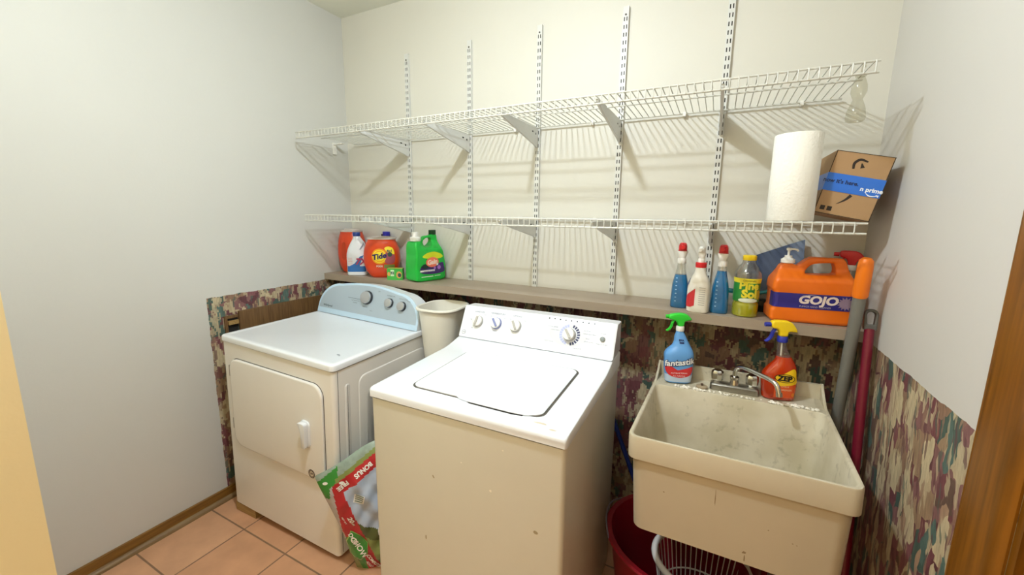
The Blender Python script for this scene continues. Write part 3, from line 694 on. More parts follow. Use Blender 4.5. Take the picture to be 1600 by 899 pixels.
outer = [sr(.030, SW-.030, .030, SD-.01, .03, -.345), sr(.022, SW-.022, .020, SD-.01, .035, -.340), sr(.012, SW-.012, .010, SD-.005, .04, -.082), sr(.010, SW-.010, .008, SD, .03, -.080),
         sr(0, SW, 0, SD, .032, -.078), sr(0, SW, 0, SD, .032, -.004), sr(.002, SW-.002, .002, SD-.001, .031, 0), sr(.007, SW-.007, .007, SD-.002, .028, .001)]
inner = [sr(.012, SW-.012, .012, IB, .026, -.001), sr(.015, SW-.015, .015, IB-.003, .026, -.006), sr(.030, SW-.030, .030, IB-.02, .05, -.15), sr(.055, SW-.055, .060, IB-.05, .06, -.325)]
vs = rings(bm, outer + inner)
for f in bm.faces: f.material_index = 0
bmesh.ops.recalc_face_normals(bm, faces=bm.faces)
for f in bm.faces:
    c_ = f.calc_center_median()
    if c_.z < -.001 and (c_.x < .0125 or c_.x > SW-.0125 or c_.y < .0125 or f.normal.z < -.5) : f.material_index = 1
    if c_.z < -.08 and f.normal.y < -.7 and c_.y < .026: f.material_index = 1
obj('basin', bm, [SK, SKO], t)
bm = BM(); prism(bm, [(IB+.02, .0), (IB+.05, .010), (IB+.09, .030), (SD-.022, .052), (SD-.010, .060), (SD-.002, .060), (SD-.002, -.002), (IB+.02, -.002)], .003, .012, plane='yz')
prism(bm, [(IB+.02, .0), (IB+.05, .010), (IB+.09, .030), (SD-.022, .052), (SD-.010, .060), (SD-.002, .060), (SD-.002, -.002), (IB+.02, -.002)], SW-.012, SW-.003, plane='yz')
box(bm, .012, SW-.012, SD-.016, SD-.002, -.001, .058); obj('backsplash', bm, SK, t, bevel=.002)
bm = BM(); lathe(bm, [(.036, -.3245), (.036, -.322), (.030, -.3215), (.027, -.327)], c=(SW/2, .23)); obj('drain', bm, CHROME, t)
for x in (.05, SW-.05):
    obj('leg', box(BM(), x-.018, x+.018, SD-.06, SD-.03, -.893, -.341), mat('galvanised', '#8b8d8c', .4, .6), t, smooth=False)
bm = BM(); rnd = random.Random(3)
for k in range(190):   # crumbling caulk along the deck's front edge
    x = rnd.uniform(.09, .58); 
    if .23 < x < .43 and rnd.random() < .8: continue
    y = IB + rnd.uniform(.002, .022); s = rnd.uniform(.002, .0075); z = .0012 + s*.3
    cyl(bm, (x, y, z-s*.3), (x+rnd.uniform(-.002, .002), y+rnd.uniform(-.002, .002), z+s*.5), s, s*.55, n=6)
o = obj('caulk_crumbs', bm, mat('old_caulk', '#f3eee0', .8), t); o['kind'] = 'stuff'; o['label'] = 'crumbling off-white caulk along the rear deck'
bm = BM()
def smear(x, z, a, b_, rot=0):
    r3 = random.Random(int(x*9999)); pts = []
    for q in range(12):
        an = 2*PI*q/12; u, v = a*math.cos(an)*(.6+.7*r3.random()), b_*math.sin(an)*(.6+.7*r3.random()); pts.append((x+u*math.cos(rot)-v*math.sin(rot), z+u*math.sin(rot)+v*math.cos(rot)))
    def f(u, v):
        k = (-v-.082)/.258 if v < -.082 else 0
        return Vector((u, .0095+.0100*max(0, k), v)) if v < -.08 else Vector((u, -.0003, v))
    mark(bm, pts, f, 0)
smear(.268, -.145, .0012, .030); smear(.355, -.300, .006, .004, .5); smear(.357, -.320, .002, .012); smear(.41, -.20, .002, .0018); smear(.47, -.22, .002, .0018); smear(.48, -.222, .0018, .0015); smear(.12, -.175, .0025, .002)
obj_each('stain', bm, mat('sink_stain', '#8f7a5b', .7), t, smooth=False)

# faucet: part of the sink set, its own thing on the deck
t = thing('sink_faucet', 'chrome two-handled faucet with a curved swing spout on the back of the laundry sink', 'faucet', (2.2989, -0.2809, 0.8458), (0, R_(-1.37), R_(-1.65))); t.scale = (KS,)*3
bm = BM(); rings(bm, [[(p[0], p[1], z) for p in rrect(-.088+i, .088-i, -.026+i, .026-i, .012, 5)] for i, z in ((0, 0), (0, .021), (.004, .026), (.010, .028))]); obj('base', bm, mat('brushed_chrome', '#aaa79f', .3, .95), t)
for x in (-.062, .062):
    bm = BM(); n = 24; prof = [(.014, .028), (.015, .034), (.020, .037), (.022, .054), (.021, .072), (.016, .078)]
    rings(bm, [[(x+r*(1+.06*math.cos(8*2*PI*i/n))*math.cos(2*PI*i/n), r*(1+.06*math.cos(8*2*PI*i/n))*math.sin(2*PI*i/n), z) for i in range(n)] for r, z in prof]); obj('handle', bm, CHROME, t)
obj('spout_base', lathe(BM(), [(.019, .028), (.017, .038), (.015, .048), (.017, .050), (.017, .060), (.010, .064)]), CHROME, t)
bm = BM(); tube(bm, smooth_path([(0, 0, .055), (.001, -.001, .085), (.012, -.012, .106), (.035, -.036, .113), (.078, -.082, .112), (.112, -.118, .110), (.130, -.136, .100), (.139, -.146, .072)], 6), [.0085]*43, n=14)
obj('spout', bm, CHROME, t)
cyl_ = BM(); cyl(cyl_, (.1385, -.1455, .076), (.1405, -.1475, .062), .0105, n=14); obj('aerator', cyl_, CHROME, t)
t = thing('drain_stopper', 'small round tan rubber drain stopper on the sink deck beside the faucet', 'stopper', (2.1903, -0.3069, 0.8443), (0, R_(-1.37), 0)); t.scale = (KS,)*3
obj('disc', lathe(BM(), [(.018, 0), (.022, .003), (.022, .007), (.016, .009), (.006, .010)], 24), mat('tan_rubber', '#a8967a', .6), t)
obj('pull_knob', lathe(BM(), [(.005, .010), (.004, .014), (.006, .017), (.003, .019)], 12), mat('dark_rubber', '#5d4c3c', .6), t)

# ================================================================== trigger sprayer head
def sprayer(parent, z, cols, ang=180, s=1.0, style=0):
    """cols: head, nozzle, trigger, collar. ang: direction the nozzle points (deg, 180 = -x)"""
    a = R_(ang); ca, sa = math.cos(a), math.sin(a)
    def put(bm): 
        for v in bm.verts:
            x, y, q = v.co; v.co = (x*s*ca - y*s*sa, x*s*sa + y*s*ca, z + q*s)
        return bm
    hm, nm, tm, cm = cols
    obj('collar', put(lathe(BM(), [(.0165, 0), (.0172, .002), (.0172, .018), (.0150, .022)], 24)), cm, parent)
    if style == 2:      # seen nose-on: white shroud with a rounded red cap
        bd2 = Body(sm([(.020, .0130, .0130, 2.2), (.028, .0145, .015, 2.4), (.044, .0165, .020, 2.6, 0, 0), (.052, .016, .021, 2.6, 0, 0)], 3), 24); obj('shroud', put(bd2.mesh()), cm, parent)
        bd2 = Body(sm([(.0522, .016, .018, 2.6, 0, 0), (.058, .0205, .0165, 2.5, .003, 0), (.072, .0225, .0165, 2.4, .003, 0), (.082, .0185, .014, 2.3, .004, 0), (.087, .010, .010, 2.2, .004, 0)], 3), 24); obj('sprayer_head', put(bd2.mesh()), hm, parent)
        obj('nozzle', put(cyl(BM(), (.022, 0, .070), (.034, 0, .070), .0085, .0080, n=16)), nm, parent); return
    if style == 0:
        side = outline([(-.012, .022), (.010, .022), (.014, .034), (.024, .046), (.046, .052), (.050, .058), (.048, .070), (.030, .076), (.0, .078), (-.022, .074), (-.036, .062), (-.044, .050), (-.030, .046), (-.016, .040)], 3)
    else:
        side = outline([(-.012, .022), (.011, .022), (.014, .034), (.022, .048), (.040, .054), (.040, .078), (.0, .080), (-.022, .074), (-.036, .058), (-.044, .040), (-.034, .038), (-.016, .038)], 3)
    bm = curve_mesh([side], .026, .006, 3)
    obj('sprayer_head', put(bm), hm, parent)
    obj('nozzle', put(cyl(BM(), (.044, 0, .064), (.062, 0, .064), .0085, .0080, n=16)), nm, parent)
    tr = smooth_path([(.026, 0, .050), (.034, 0, .036), (.038, 0, .020), (.046, 0, .008), (.056, 0, .000)], 4)
    bm = BM(); rs = []
    for i, p in enumerate(tr):
        w2 = .0075; rs.append([(p.x-.003, -w2, p.z), (p.x+.003, -w2, p.z+.001), (p.x+.003, w2, p.z+.001), (p.x-.003, w2, p.z)])
    rings(bm, rs); bmesh.ops.recalc_face_normals(bm, faces=bm.faces); obj('trigger', put(bm), tm, parent)

P = lambda n, c, r=.35, **k: mat(n, c, r, **k)
RED = P('red_plastic', '#d2232a'); GRN = P('bright_green_plastic', '#35d03b'); YEL_ = P('yellow_plastic', '#f4d21c'); NAVY = P('navy_plastic', '#2a35a0'); ORG = P('orange_plastic', '#ec7212', .4, var=.03)

# ---- Fantastik
zd = .797
t = thing('spray_cleaner_bottle', 'blue spray cleaner bottle with bright green trigger on the left back of the sink', 'spray bottle', (2.0993, -0.2763, 0.8415), (0, R_(-1.4), R_(14))); t.scale = (KS*.985,)*3
BL = mat('sky_blue_bottle', '#6aa6e4', .3, var=.05)
bd = Body(sm([(0, .046, .026, 3.4), (.005, .053, .031, 3.4), (.05, .058, .034, 3.2), (.10, .060, .035, 3), (.128, .060, .035, 2.8), (.146, .052, .032, 2.5, .003), (.165, .038, .026, 2.2, .007), (.185, .029, .021, 2.1, .006), (.205, .024, .018, 2, .002), (.224, .0165, .0155, 2, 0), (.232, .0155, .0155, 2)], 3))
bt = obj('bottle', bd.mesh(), BL, t)
bm = bd.patch(.008, .040, -.066, .066, .0007, mi=0)
mark(bm, outline([(-.060, .098), (-.050, .080), (-.020, .064), (.02, .066), (.052, .080), (.056, .060), (.040, .038), (.0, .028), (-.040, .038), (-.060, .065)], 3), bd.fn(0, 0, .0011), 1)
mark(bm, text_bm('fantastik', .0355, .0034, cut=.005), lambda u, v: bd.on(.096+v+u*.16, u, .0018), 3); mark(bm, text_bm('fantastik', .0355, .0010, cut=.005), lambda u, v: bd.on(.0965+v+u*.16, u, .0025), 2)
mark(bm, text_bm('ANTIBACTERIAL', .009), lambda u, v: bd.on(.049+v+u*.05, u, .0016), 2); mark(bm, text_bm('ALL PURPOSE', .008), lambda u, v: bd.on(.036+v, u, .0016), 2); mark(bm, text_bm('EPA', .012, .0004), bd.fn(.192, .0, .0015), 3); mark(bm, rect(-.009, .009, .178, .185, 2), bd.fn(0, 0, .0012), 3)
obj('label', bm, [P('label_pale_blue', '#c3d6ec'), P('label_red', '#d6373b'), P('label_white', '#f4f4f4'), P('label_navy', '#1d2f63')], bt, smooth=False)
sprayer(t, .230, (GRN, GRN, GRN, WHITEP), 188, 1.0, 0)

# ---- Zep
t = thing('spray_cleaner_bottle', 'orange-red spray cleaner bottle with yellow and blue trigger on the right back of the sink', 'spray bottle', (2.4371, -0.2827, 0.8503), (0, R_(-1.4), R_(8))); t.scale = (KS,)*3
bd = Body(sm([(0, .047, .026, 3), (.005, .054, .030, 3), (.06, .059, .033, 3), (.10, .057, .033, 2.8), (.130, .046, .029, 2.4, .008), (.155, .031, .023, 2.1, .012), (.18, .022, .018, 2, .006), (.205, .0165, .016, 2, .0), (.228, .0155, .0155, 2)], 3))
OL = mat_clear('orange_liquid', '#f07030', .2, .72, '#d23a08')
bt = obj('bottle', bd.mesh(z0=.17), CLEAR, t); obj('liquid', bd.mesh(z1=.1699), OL, t)
bm = bd.patch(.012, .085, -.020, .052, .0007, mi=0); mark(bm, outline([(-.016, .060), (-.014, .083), (.005, .108), (.030, .128), (.046, .118), (.054, .090), (.052, .070)], 3), bd.fn(0, 0, .0012), 1)
mark(bm, ell(.012, .092, .034, .017), lambda u, v: bd.on(v-u*.05, u, .0018), 2); mark(bm, ell(.012, .092, .031, .0145), lambda u, v: bd.on(v-u*.05, u, .0022), 1)
mark(bm, text_bm('ZEP', .027, .0016), lambda u, v: bd.on(.0915+v-(u+.012)*.05, u+.012, .0027), 2)
mark(bm, text_bm('CITRUS', .008), bd.fn(.058, .014, .0014), 3); mark(bm, text_bm('DEGREASER', .009), bd.fn(.045, .014, .0014), 3); mark(bm, ell(.044, .026, .006, .008), bd.fn(0, 0, .0014), 4)
obj('label', bm, [P('label_orange_red', '#e2571f'), P('label_yellow', '#f3c81d'), P('label_black', '#151316'), P('label_cream', '#f3dcae'), P('label_orange', '#f08a1d')], bt, smooth=False)
obj('dip_tube', cyl(BM(), (0, 0, .172), (0, 0, .228), .003, n=8), WHITEP, t)
sprayer(t, .227, (YEL_, NAVY, NAVY, NAVY), 190, 1.05, 1)

# ---- window cleaner bottles
def window_cleaner(x, y, label, ang, fill, hc=WHITEP, yaw=0, style=2):
    t = thing('window_cleaner_bottle', label, 'spray bottle', (x, y, ZL), (0, 0, R_(yaw)))
    bd = Body(sm([(0, .030, .024, 3), (.004, .033, .027, 3), (.06, .032, .026, 3), (.10, .030, .025, 2.8), (.130, .0245, .022, 2.5), (.155, .019, .018, 2.2), (.178, .0160, .0160, 2), (.188, .0150, .0150, 2)], 3))
    BLQ = mat_clear('blue_liquid', '#2fb0e4', .2, .5, '#0a86c4')
    obj('liquid', bd.mesh(z1=fill), BLQ, t); obj('bottle', bd.mesh(z0=fill+.0003), CLEAR, t)
    obj('dip_tube', cyl(BM(), (0, 0, fill+.002), (0, 0, .187), .0028, n=8), WHITEP, t)
    bm = BM()
    for k in range(7): mark(bm, ell(-.012, .030+k*.016, .0035, .0018, 10), bd.fn(0, 0, .0012), 0)
    obj('grip_ridge', bm, mat('ridge_pale_blue', '#9cc9e6', .3), t, smooth=False)
    sprayer(t, .186, (RED, RED, RED, hc), ang, .98 if style == 2 else .9, style)
    return t
window_cleaner(2.072, -.150, 'blue window cleaner bottle with red trigger, left of the white spray bottle on the ledge', 275, .140)
window_cleaner(2.222, -.178, 'clear bottle of blue window cleaner between the white spray bottle and the yellow-green cleaner', 262, .168)
t = window_cleaner(2.650, -.044, 'blue window cleaner bottle with red and white trigger behind the orange jug', 180, .150, yaw=-10, style=1)
bm = BM(); box(bm, -.012, .020, -.0285, -.0275, .02, .10); obj('label', bm, mat('pale_label', '#7f96b8', .5), t, smooth=False)

# ---- white spray bottle with red collar
t = thing('white_spray_bottle', 'white spray bottle with red collar and red label between the two blue window cleaners', 'spray bottle', (2.147, -.205, ZL), (0, 0, R_(-12)))
bd = Body(sm([(0, .034, .026, 3), (.005, .040, .030, 3), (.07, .041, .031, 3), (.11, .040, .030, 2.7), (.135, .032, .026, 2.4), (.160, .021, .020, 2.1), (.180, .019, .018, 2), (.186, .018, .018, 2)], 3))
bt = obj('bottle', bd.mesh(), P('off_white_bottle', '#e4dfd2', .4), t)
obj('neck_band', lathe(BM(), [(.0195, .180), (.0205, .182), (.0205, .198), (.018, .200)], 24), RED, t)
bm = bd.patch(.03, .12, -.060, -.004, .0007, mi=0); mark(bm, [(-.052, .022), (-.052, .050), (-.035, .072), (-.006, .098), (-.006, .030), (-.02, .022)], bd.fn(0, 0, .0012), 1); mark(bm, text_bm('9', .045, .002), bd.fn(.115, -.045, .0018), 2)
for k in range(9): mark(bm, rect(.008, .030, .034+.0085*k, .036+.0085*k, 2), bd.fn(0, 0, .0010), 3)
obj('label', bm, [P('label_offwhite', '#ece8e0'), P('label_deep_red', '#c42a30'), P('label_blue_print', '#2b3c86'), P('label_grey_print', '#9a9690')], bt, smooth=False)
sprayer(t, .199, (WHITEP, WHITEP, WHITEP, WHITEP), 270, .74, 2)

# ---- pine cleaner
t = thing('pine_cleaner_bottle', 'round bottle of yellow-green pine cleaner with a yellow cap and green label', 'bottle', (2.312, -.178, ZL), (0, 0, R_(8)))
bd = Body(sm([(0, .036, .036, 2), (.004, .043, .043, 2), (.045, .044, .044, 2), (.055, .041, .041, 2), (.062, .044, .044, 2), (.130, .044, .044, 2), (.150, .046, .046, 2), (.170, .044, .044, 2), (.190, .034, .034, 2), (.205, .024, .024, 2), (.218, .021, .021, 2)], 3))
PL = mat_clear('pine_liquid', '#e6e24e', .25, .45, '#d2d226')
obj('bottle', bd.mesh(z0=.122), CLEAR, t); lq = obj('liquid', bd.mesh(z1=.1218), PL, t)
obj('cap', lathe(BM(), [(.0225, .216), (.0235, .218), (.0235, .232), (.021, .235)], 28), YEL_, t)
bm = bd.patch(.060, .132, -.075, .075, .0008, nu=28, mi=0); bd.patch(.132, .150, -.075, .075, .0009, nu=28, bm=bm, mi=1)
mark(bm, ell(0, .066, .034, .009), bd.fn(0, 0, .0016), 2); mark(bm, text_bm('Pine', .040, .0018), bd.fn(.1215, .0, .0018), 1); mark(bm, text_bm('Sol', .042, .0022), bd.fn(.090, .002, .0018), 1)
mark(bm, ell(.036, .088, .014, .018), bd.fn(0, 0, .0012), 3); mark(bm, text_bm('ORIGINAL', .010), bd.fn(.141, 0, .0015), 4)
obj('label', bm, [P('label_green', '#2c8a3a'), P('label_lemon', '#f2e23c'), P('label_whitish', '#e6eedb'), P('label_lime', '#c9b52c'), P('label_ink', '#4d5a1c')], lq, smooth=False)

# ---- orange hand cleaner jug
t = thing('hand_cleaner_jug', 'large orange hand cleaner jug with handle, white pump and dark blue label on the ledge', 'jug', (2.508, -.158, ZL), (0, 0, R_(7)))
hw = .124
prof = [(-hw+.010, 0), (hw-.010, 0), (hw, .010), (hw+.001, .045), (hw-.005, .052), (hw-.005, .112), (hw, .120), (hw, .158), (hw-.012, .186), (hw-.026, .226), (hw-.036, .236), (-.002, .238), (-.018, .230), (-.046, .205), (-.062, .212), (-.090, .212), (-.100, .204), (-.112, .172), (-hw+.002, .150), (-hw, .120), (-hw+.005, .112), (-hw+.005, .052), (-hw-.001, .045), (-hw, .010)]
hole = outline([(.004, .214), (-.014, .200), (-.024, .182), (-.018, .176), (.062, .178), (.070, .186), (.064, .214), (.055, .219)], 3)
bm = curve_mesh([prof, hole], .114, .014, 4)
def taper(v):
    k = min(1, max(0, (v.co.z-.150)/.050)); v.co.y *= 1 - .62*k*k*(3-2*k)
bm = organic(bm, .0035, 3, taper)
jb = obj('jug_body', bm, ORG, t)
bm = BM()
def jf(u, v, o=.0006):
    e = max(0, abs(u)-.1045); o += .0006; th = min(e/.014, PI/2); x = min(abs(u), .1045) + (.014+o)*math.sin(th); y = -.057-o + (.014+o)*(1-math.cos(th)) + max(0, e-.014*PI/2)
    return Vector((math.copysign(x, u), y, v))
mark(bm, rect(-.160, .135, .0555, .1095, 16), jf, 0)
jf2 = lambda u, v: jf(u, v, .0012); jf3 = lambda u, v: jf(u, v, .0018)
star = [(.098 + (r*math.cos(2*PI*k/28)), .082 + r*.95*math.sin(2*PI*k/28)) for k, r in [(k, .026 if k % 2 else .017) for k in range(28)]]
mark(bm, star, jf2, 3)
mark(bm, text_bm('GOJO', .040, .0018, cut=.008), lambda u, v: jf3(u*1.12+.018+v*.15, v+.087), 1)
mark(bm, text_bm('PUMICE HAND CLEANER', .0085), lambda u, v: jf3(u+.010, v+.0635), 2)
sw = [(-.062+.09*k/12, .094+.014*math.sin(PI*k/14)) for k in range(13)] + [(-.062+.09*(12-k)/12, .092+.0155*math.sin(PI*(12-k)/14)-.0) for k in range(13)]
mark(bm, [(-.040, .094), (-.030, .101), (-.012, .106), (.012, .108), (-.010, .1045), (-.028, .099)], jf3, 2)
obj('label', bm, [P('label_violet_blue', '#2f2a86'), P('label_pinkwhite', '#f3e4de'), P('label_soft_white', '#c9bfd6'), P('label_mauve', '#9c86a0')], jb, smooth=False)
pm = obj('pump', lathe(BM(), [(.021, .2125), (.0225, .214), (.0225, .226), (.018, .229), (.012, .234), (.012, .240), (.004, .241), (.004, .258), (.008, .259), (.009, .266), (.006, .268)], 24, 0, (-.074, 0)), WHITEP, t)
bm = BM(); tube(bm, smooth_path([(-.074, 0, .262), (-.060, -.002, .264), (-.050, -.004, .262), (-.046, -.005, .256)], 4), .0035, n=10); obj('pump_spout', bm, WHITEP, pm)

# ---- dustpan
t = thing('dustpan', 'navy blue dustpan with teal lip leaning on the back wall behind the orange jug', 'dustpan', (2.40, -.050, ZL+.001))
NB = P('dustpan_navy', '#22385a', .4); TEAL = P('teal_plastic', '#167a80', .4)
bm = BM(); g = []
def dp(u, v):   # u across, v up the pan; the pan slopes up to the right against the wall
    return Vector((-.085 + u*.185, -.020 + v*.048, .066 + v*.145 + u*(.062 + v*.02)))
N1, N2 = 10, 8
for off, flip in ((0, 0), (.004, 1)):
    g.append([[bm.verts.new(dp(i/N1, j/N2) + Vector((0, off + .012*(abs(i/N1-.5)*2)**4*-1, 0))) for i in range(N1+1)] for j in range(N2+1)])
for k in (0, 1):
    for j in range(N2):
        for i in range(N1):
            q = (g[k][j][i], g[k][j][i+1], g[k][j+1][i+1], g[k][j+1][i]); bm.faces.new(q if k == 0 else q[::-1])
for j in range(N2): bm.faces.new((g[0][j][0], g[0][j+1][0], g[1][j+1][0], g[1][j][0])); bm.faces.new((g[0][j][N1], g[1][j][N1], g[1][j+1][N1], g[0][j+1][N1]))
for i in range(N1): bm.faces.new((g[0][0][i], g[1][0][i], g[1][0][i+1], g[0][0][i+1])); bm.faces.new((g[0][N2][i], g[0][N2][i+1], g[1][N2][i+1], g[1][N2][i]))
bmesh.ops.recalc_face_normals(bm, faces=bm.faces); obj('pan', bm, NB, t)
bm = BM(); tube(bm, [dp(i/8, -.02) + Vector((0, -.012, -.003)) for i in range(9)], .007, n=10)
tube(bm, [(-.085, -.038, .064), (-.115, -.030, .074), (-.150, -.022, .076)], [.009, .010, .010], n=10); obj('lip', bm, TEAL, t)
t = thing('scrub_brush', 'black brush lying on the ledge under the navy dustpan', 'brush', (2.378, -.060, ZL))
bm = BM(); rings(bm, [[(p[0], p[1], z) for p in rrect(-.035+i, .035-i, -.022+i, .022-i, .012, 4)] for i, z in ((.0, .026), (0, .044), (.004, .048))]); obj('block', bm, BLACK, t)
bm = BM(); rings(bm, [[(p[0], p[1], z) for p in rrect(-.032-i, .032+i, -.019-i, .019+i, .010, 4)] for i, z in ((.003, .0), (0, .0259))]); obj('bristles', bm, mat('black_bristle', '#100f10', .9, bump=.6, bscale=300), t)

# ================================================================== broom handles in the right corner
def pole(name, label, a, b, r, m, extra):
    a, b = Vector(a), Vector(b); d = (b-a).normalized()
    t = thing(name, label, 'broom handle', a); q = d.to_track_quat('Z', 'Y'); t.rotation_mode = 'QUATERNION'; t.rotation_quaternion = q
    return t, (b-a).length
GP = P('grey_painted_metal', '#777771', .4)
t, L_ = pole('grey_broom', 'grey broom handle with an orange grip leaning in the right corner', (2.650, -.075, .002), (2.6165, -.334, 1.375), .019, None, None)
obj('handle', cyl(BM(), (0, 0, .0), (0, 0, L_-.130), .0175, n=20), GP, t)
obj('grip', lathe(BM(), [(.0195, L_-.1298), (.0215, L_-.122), (.0205, L_-.03), (.0185, L_-.008), (.012, L_)], 22), P('orange_grip', '#f07c14', .4), t)['label'] = 'orange plastic grip'
t, L_ = pole('red_broom', 'dark red broom handle with a black and grey loop end beside the right wall', (2.655, -.500, .004), (2.664, -.272, 1.215), .014, None, None)
obj('handle', cyl(BM(), (0, 0, 0), (0, 0, L_-.075), .0135, n=18), P('maroon_metal', '#6f1229', .3), t)
lp = curve_mesh([arc(0, L_-.028, .0185, 0, 180, 10) + [(-.0165, L_-.078), (.0165, L_-.078)], arc(0, L_-.030, .011, 0, 180, 8) + [(-.009, L_-.060), (.009, L_-.060)]], .020, .003, 2)
obj('hanging_loop', lp, P('charcoal_loop', '#55544f', .45), t)
# blue stick between washer and sink
t, L_ = pole('blue_mop', 'blue mop handle low in the dark gap between washer and sink', (2.02, -.075, .003), (1.805, -.075, .53), .012, None, None)
t['category'] = 'mop handle'
obj('handle', cyl(BM(), (0, 0, 0), (0, 0, L_-.04), .011, n=14), P('royal_blue_metal', '#27409c', .35), t)
obj('end_cap', lathe(BM(), [(.012, L_-.04), (.0125, L_-.03), (.008, L_)], 14), P('royal_blue_cap', '#1f3382', .4), t)

# ================================================================== red tub and white laundry basket under the sink
t = thing('red_tub', 'dark red plastic tub on the floor between washer and sink', 'tub', (2.172, -.555, 0))
MR = P('crimson_plastic', '#7a0c1b', .35)
bm = BM(); rings(bm, [[(x, y, z) for x, y in ell(0, 0, .245*s, .225*s, 40)] for s, z in ((.80, 0), (.82, .004), (1.0, .355), (1.07, .358), (1.08, .366), (1.06, .372), (.99, .370), (.97, .355), (.79, .012))]); obj('tub_body', bm, MR, t)
for s in (-1, 1):
    bm = BM(); tube(bm, [(.262*math.cos(a), .242*math.sin(a), .366 + .030*math.sin((a-c0_)/1.0*PI)) for c0_ in [(PI-.5 if s < 0 else -.5)] for a in [c0_ + k/12 for k in range(13)]], .003, n=8); obj('rim_wire', bm, mat('grey_wire', '#8c8797', .3, .7), t)
t = thing('laundry_basket', 'round white plastic laundry basket with slatted sides standing in the red tub', 'laundry basket', (2.283, -.530, .0125))
t.location = (2.245, -.535, .0125)
LB = P('white_basket', '#efeeea', .35)
bm = BM(); rbx, rby, hB = .160, .140, .275
def lev(k): return .115 + (.160-.115)*k, .105 + (.145-.105)*k
rings(bm, [[(x, y, z) for x, y in ell(0, 0, lev(k)[0]+i, lev(k)[1]+i, 36)] for i, k, z in ((0, 0, 0), (.002, 0, .012), (-.004, 0, .012), (-.012, 0, .004))]); obj('base_ring', bm, LB, t)
bm = BM(); tube(bm, [(x, y, hB) for x, y in ell(0, 0, .160, .145, 48)] + [(.160, 0, hB)], .0115, n=12, cap=False); obj('rim', bm, LB, t)
bm = BM()
for k in range(48):
    a = 2*PI*k/48; a0, a1 = lev(0), lev(1); cyl(bm, (a0[0]*math.cos(a), a0[1]*math.sin(a), .008), (a1[0]*math.cos(a), a1[1]*math.sin(a), hB), .0021, n=6)
obj('slatted_side', bm, LB, t)
bm = BM(); tube(bm, [(x, y, .13) for x, y in ell(0, 0, lev(.46)[0], lev(.46)[1], 40)] + [(lev(.46)[0], 0, .13)], .003, n=8, cap=False); obj('hoop', bm, LB, t)
bm = BM()
for r in (.03, .055, .08, .103): tube(bm, [(x, y, .007) for x, y in ell(0, 0, r, r*.91, 32)] + [(r, 0, .007)], .004, n=6, cap=False)
for k in range(12): a = 2*PI*k/12; cyl(bm, (.03*math.cos(a), .027*math.sin(a), .007), (.105*math.cos(a), .096*math.sin(a), .007), .004, n=6)
obj('bottom_grid', bm, P('grey_white_plastic', '#bdbab2', .5), t)

# ================================================================== dog food bag
PB = Vector((.846, -1.034, 0)); yb = R_(45); ub = Vector((math.cos(yb), math.sin(yb), 0)); nb = Vector((math.sin(yb), -math.cos(yb), 0))
t = thing('dog_food_bag', 'large crumpled dog food bag with red, green and blue print slumped between dryer and washer', 'dog food bag', PB, (0, 0, yb))
BW = .415
def edge(u, v):
    """u 0..1 across, v 0..1 up -> local x, z outline of the bag front"""
    xl = .150*(1-v)**1.3 + .014*v + .02*math.sin(PI*v); xr = BW - .02*math.sin(PI*v)
    ztop = .455 + .17*(u**.85) - .01*math.sin(9*u); z = v*ztop
    return xl + (xr-xl)*u, z
def bulge(u, v, side):
    e = max(0, math.sin(PI*min(max(u, 0), 1)))**.55 * (1-v**5)**.8 * (.55 + .45*min(1, v*6))
    wr = .0045*math.sin(23*u+11*v) + .0035*math.sin(37*v-19*u+1) + .003*math.sin(51*u*v+3)
    if side < 0: return -(.058*e) + wr*e
    return .040*e
def bagpt(u, v, off=0):
    x, z = edge(u, v); e1 = bulge(u, v, -1); return Vector((x, .022 + e1 - off, z))
RED_, GRN_, SKY_, GRASS_, TREE_, FOIL_, SILV_, WHT_ = range(8)
def bag_col(u, v, x, z):
    top_line = .398 + .72*(x-.062) ; in_line = .368+.72*(x-.075)
    if z > top_line + .060: return FOIL_
    if z > top_line + .020: return FOIL_ if x > .10 else GRN_
    if x < .068 and z > .355: return GRN_
    lx = .078 + (.40-z)*.135 if z > .20 else .105 + (.20-z)*.36     # left edge of the red band
    if z > top_line: return GRASS_ if x > .09 else GRN_
    if x < lx and z < top_line: return SILV_ if z > .16 else GRASS_
    wid = .048 if z > .1 else .048
    ly = .068 + (.40-z)*.36
    if z > top_line - .058 and x > .06: return RED_
    if x < ly + .044:
        if z < .17 and x < .200 - (z-.0)*.18: return GRN_
        return RED_
    if z < .06: return GRN_
    k = z - (.255 - .10*math.sin((x-.1)*7))
    if k < -.02: return GRASS_
    if k < .035: return TREE_
    return SKY_
bm = BM(); NU, NV = 90, 110
gf = [[bm.verts.new(bagpt(i/NU, j/NV)) for i in range(NU+1)] for j in range(NV+1)]
for j in range(NV):
    for i in range(NU):
        u, v = (i+.5)/NU, (j+.5)/NV; x, z = edge(u, v)
        bm.faces.new((gf[j][i], gf[j][i+1], gf[j+1][i+1], gf[j+1][i])).material_index = bag_col(u, v, x, z)
NB2 = 14
def backpt(u, v): x, z = edge(u, v); return Vector((x, .022 + bulge(u, v, 1), z))
gb = [[bm.verts.new(backpt(i/NB2, j/NB2)) for i in range(NB2+1)] for j in range(NB2+1)]
for j in range(NB2):
    for i in range(NB2): bm.faces.new((gb[j][i], gb[j+1][i], gb[j+1][i+1], gb[j][i+1])).material_index = FOIL_
BG = dict(rough=.24, var=.12, scale=30, coat=.4, bump=1.0, bscale=28)
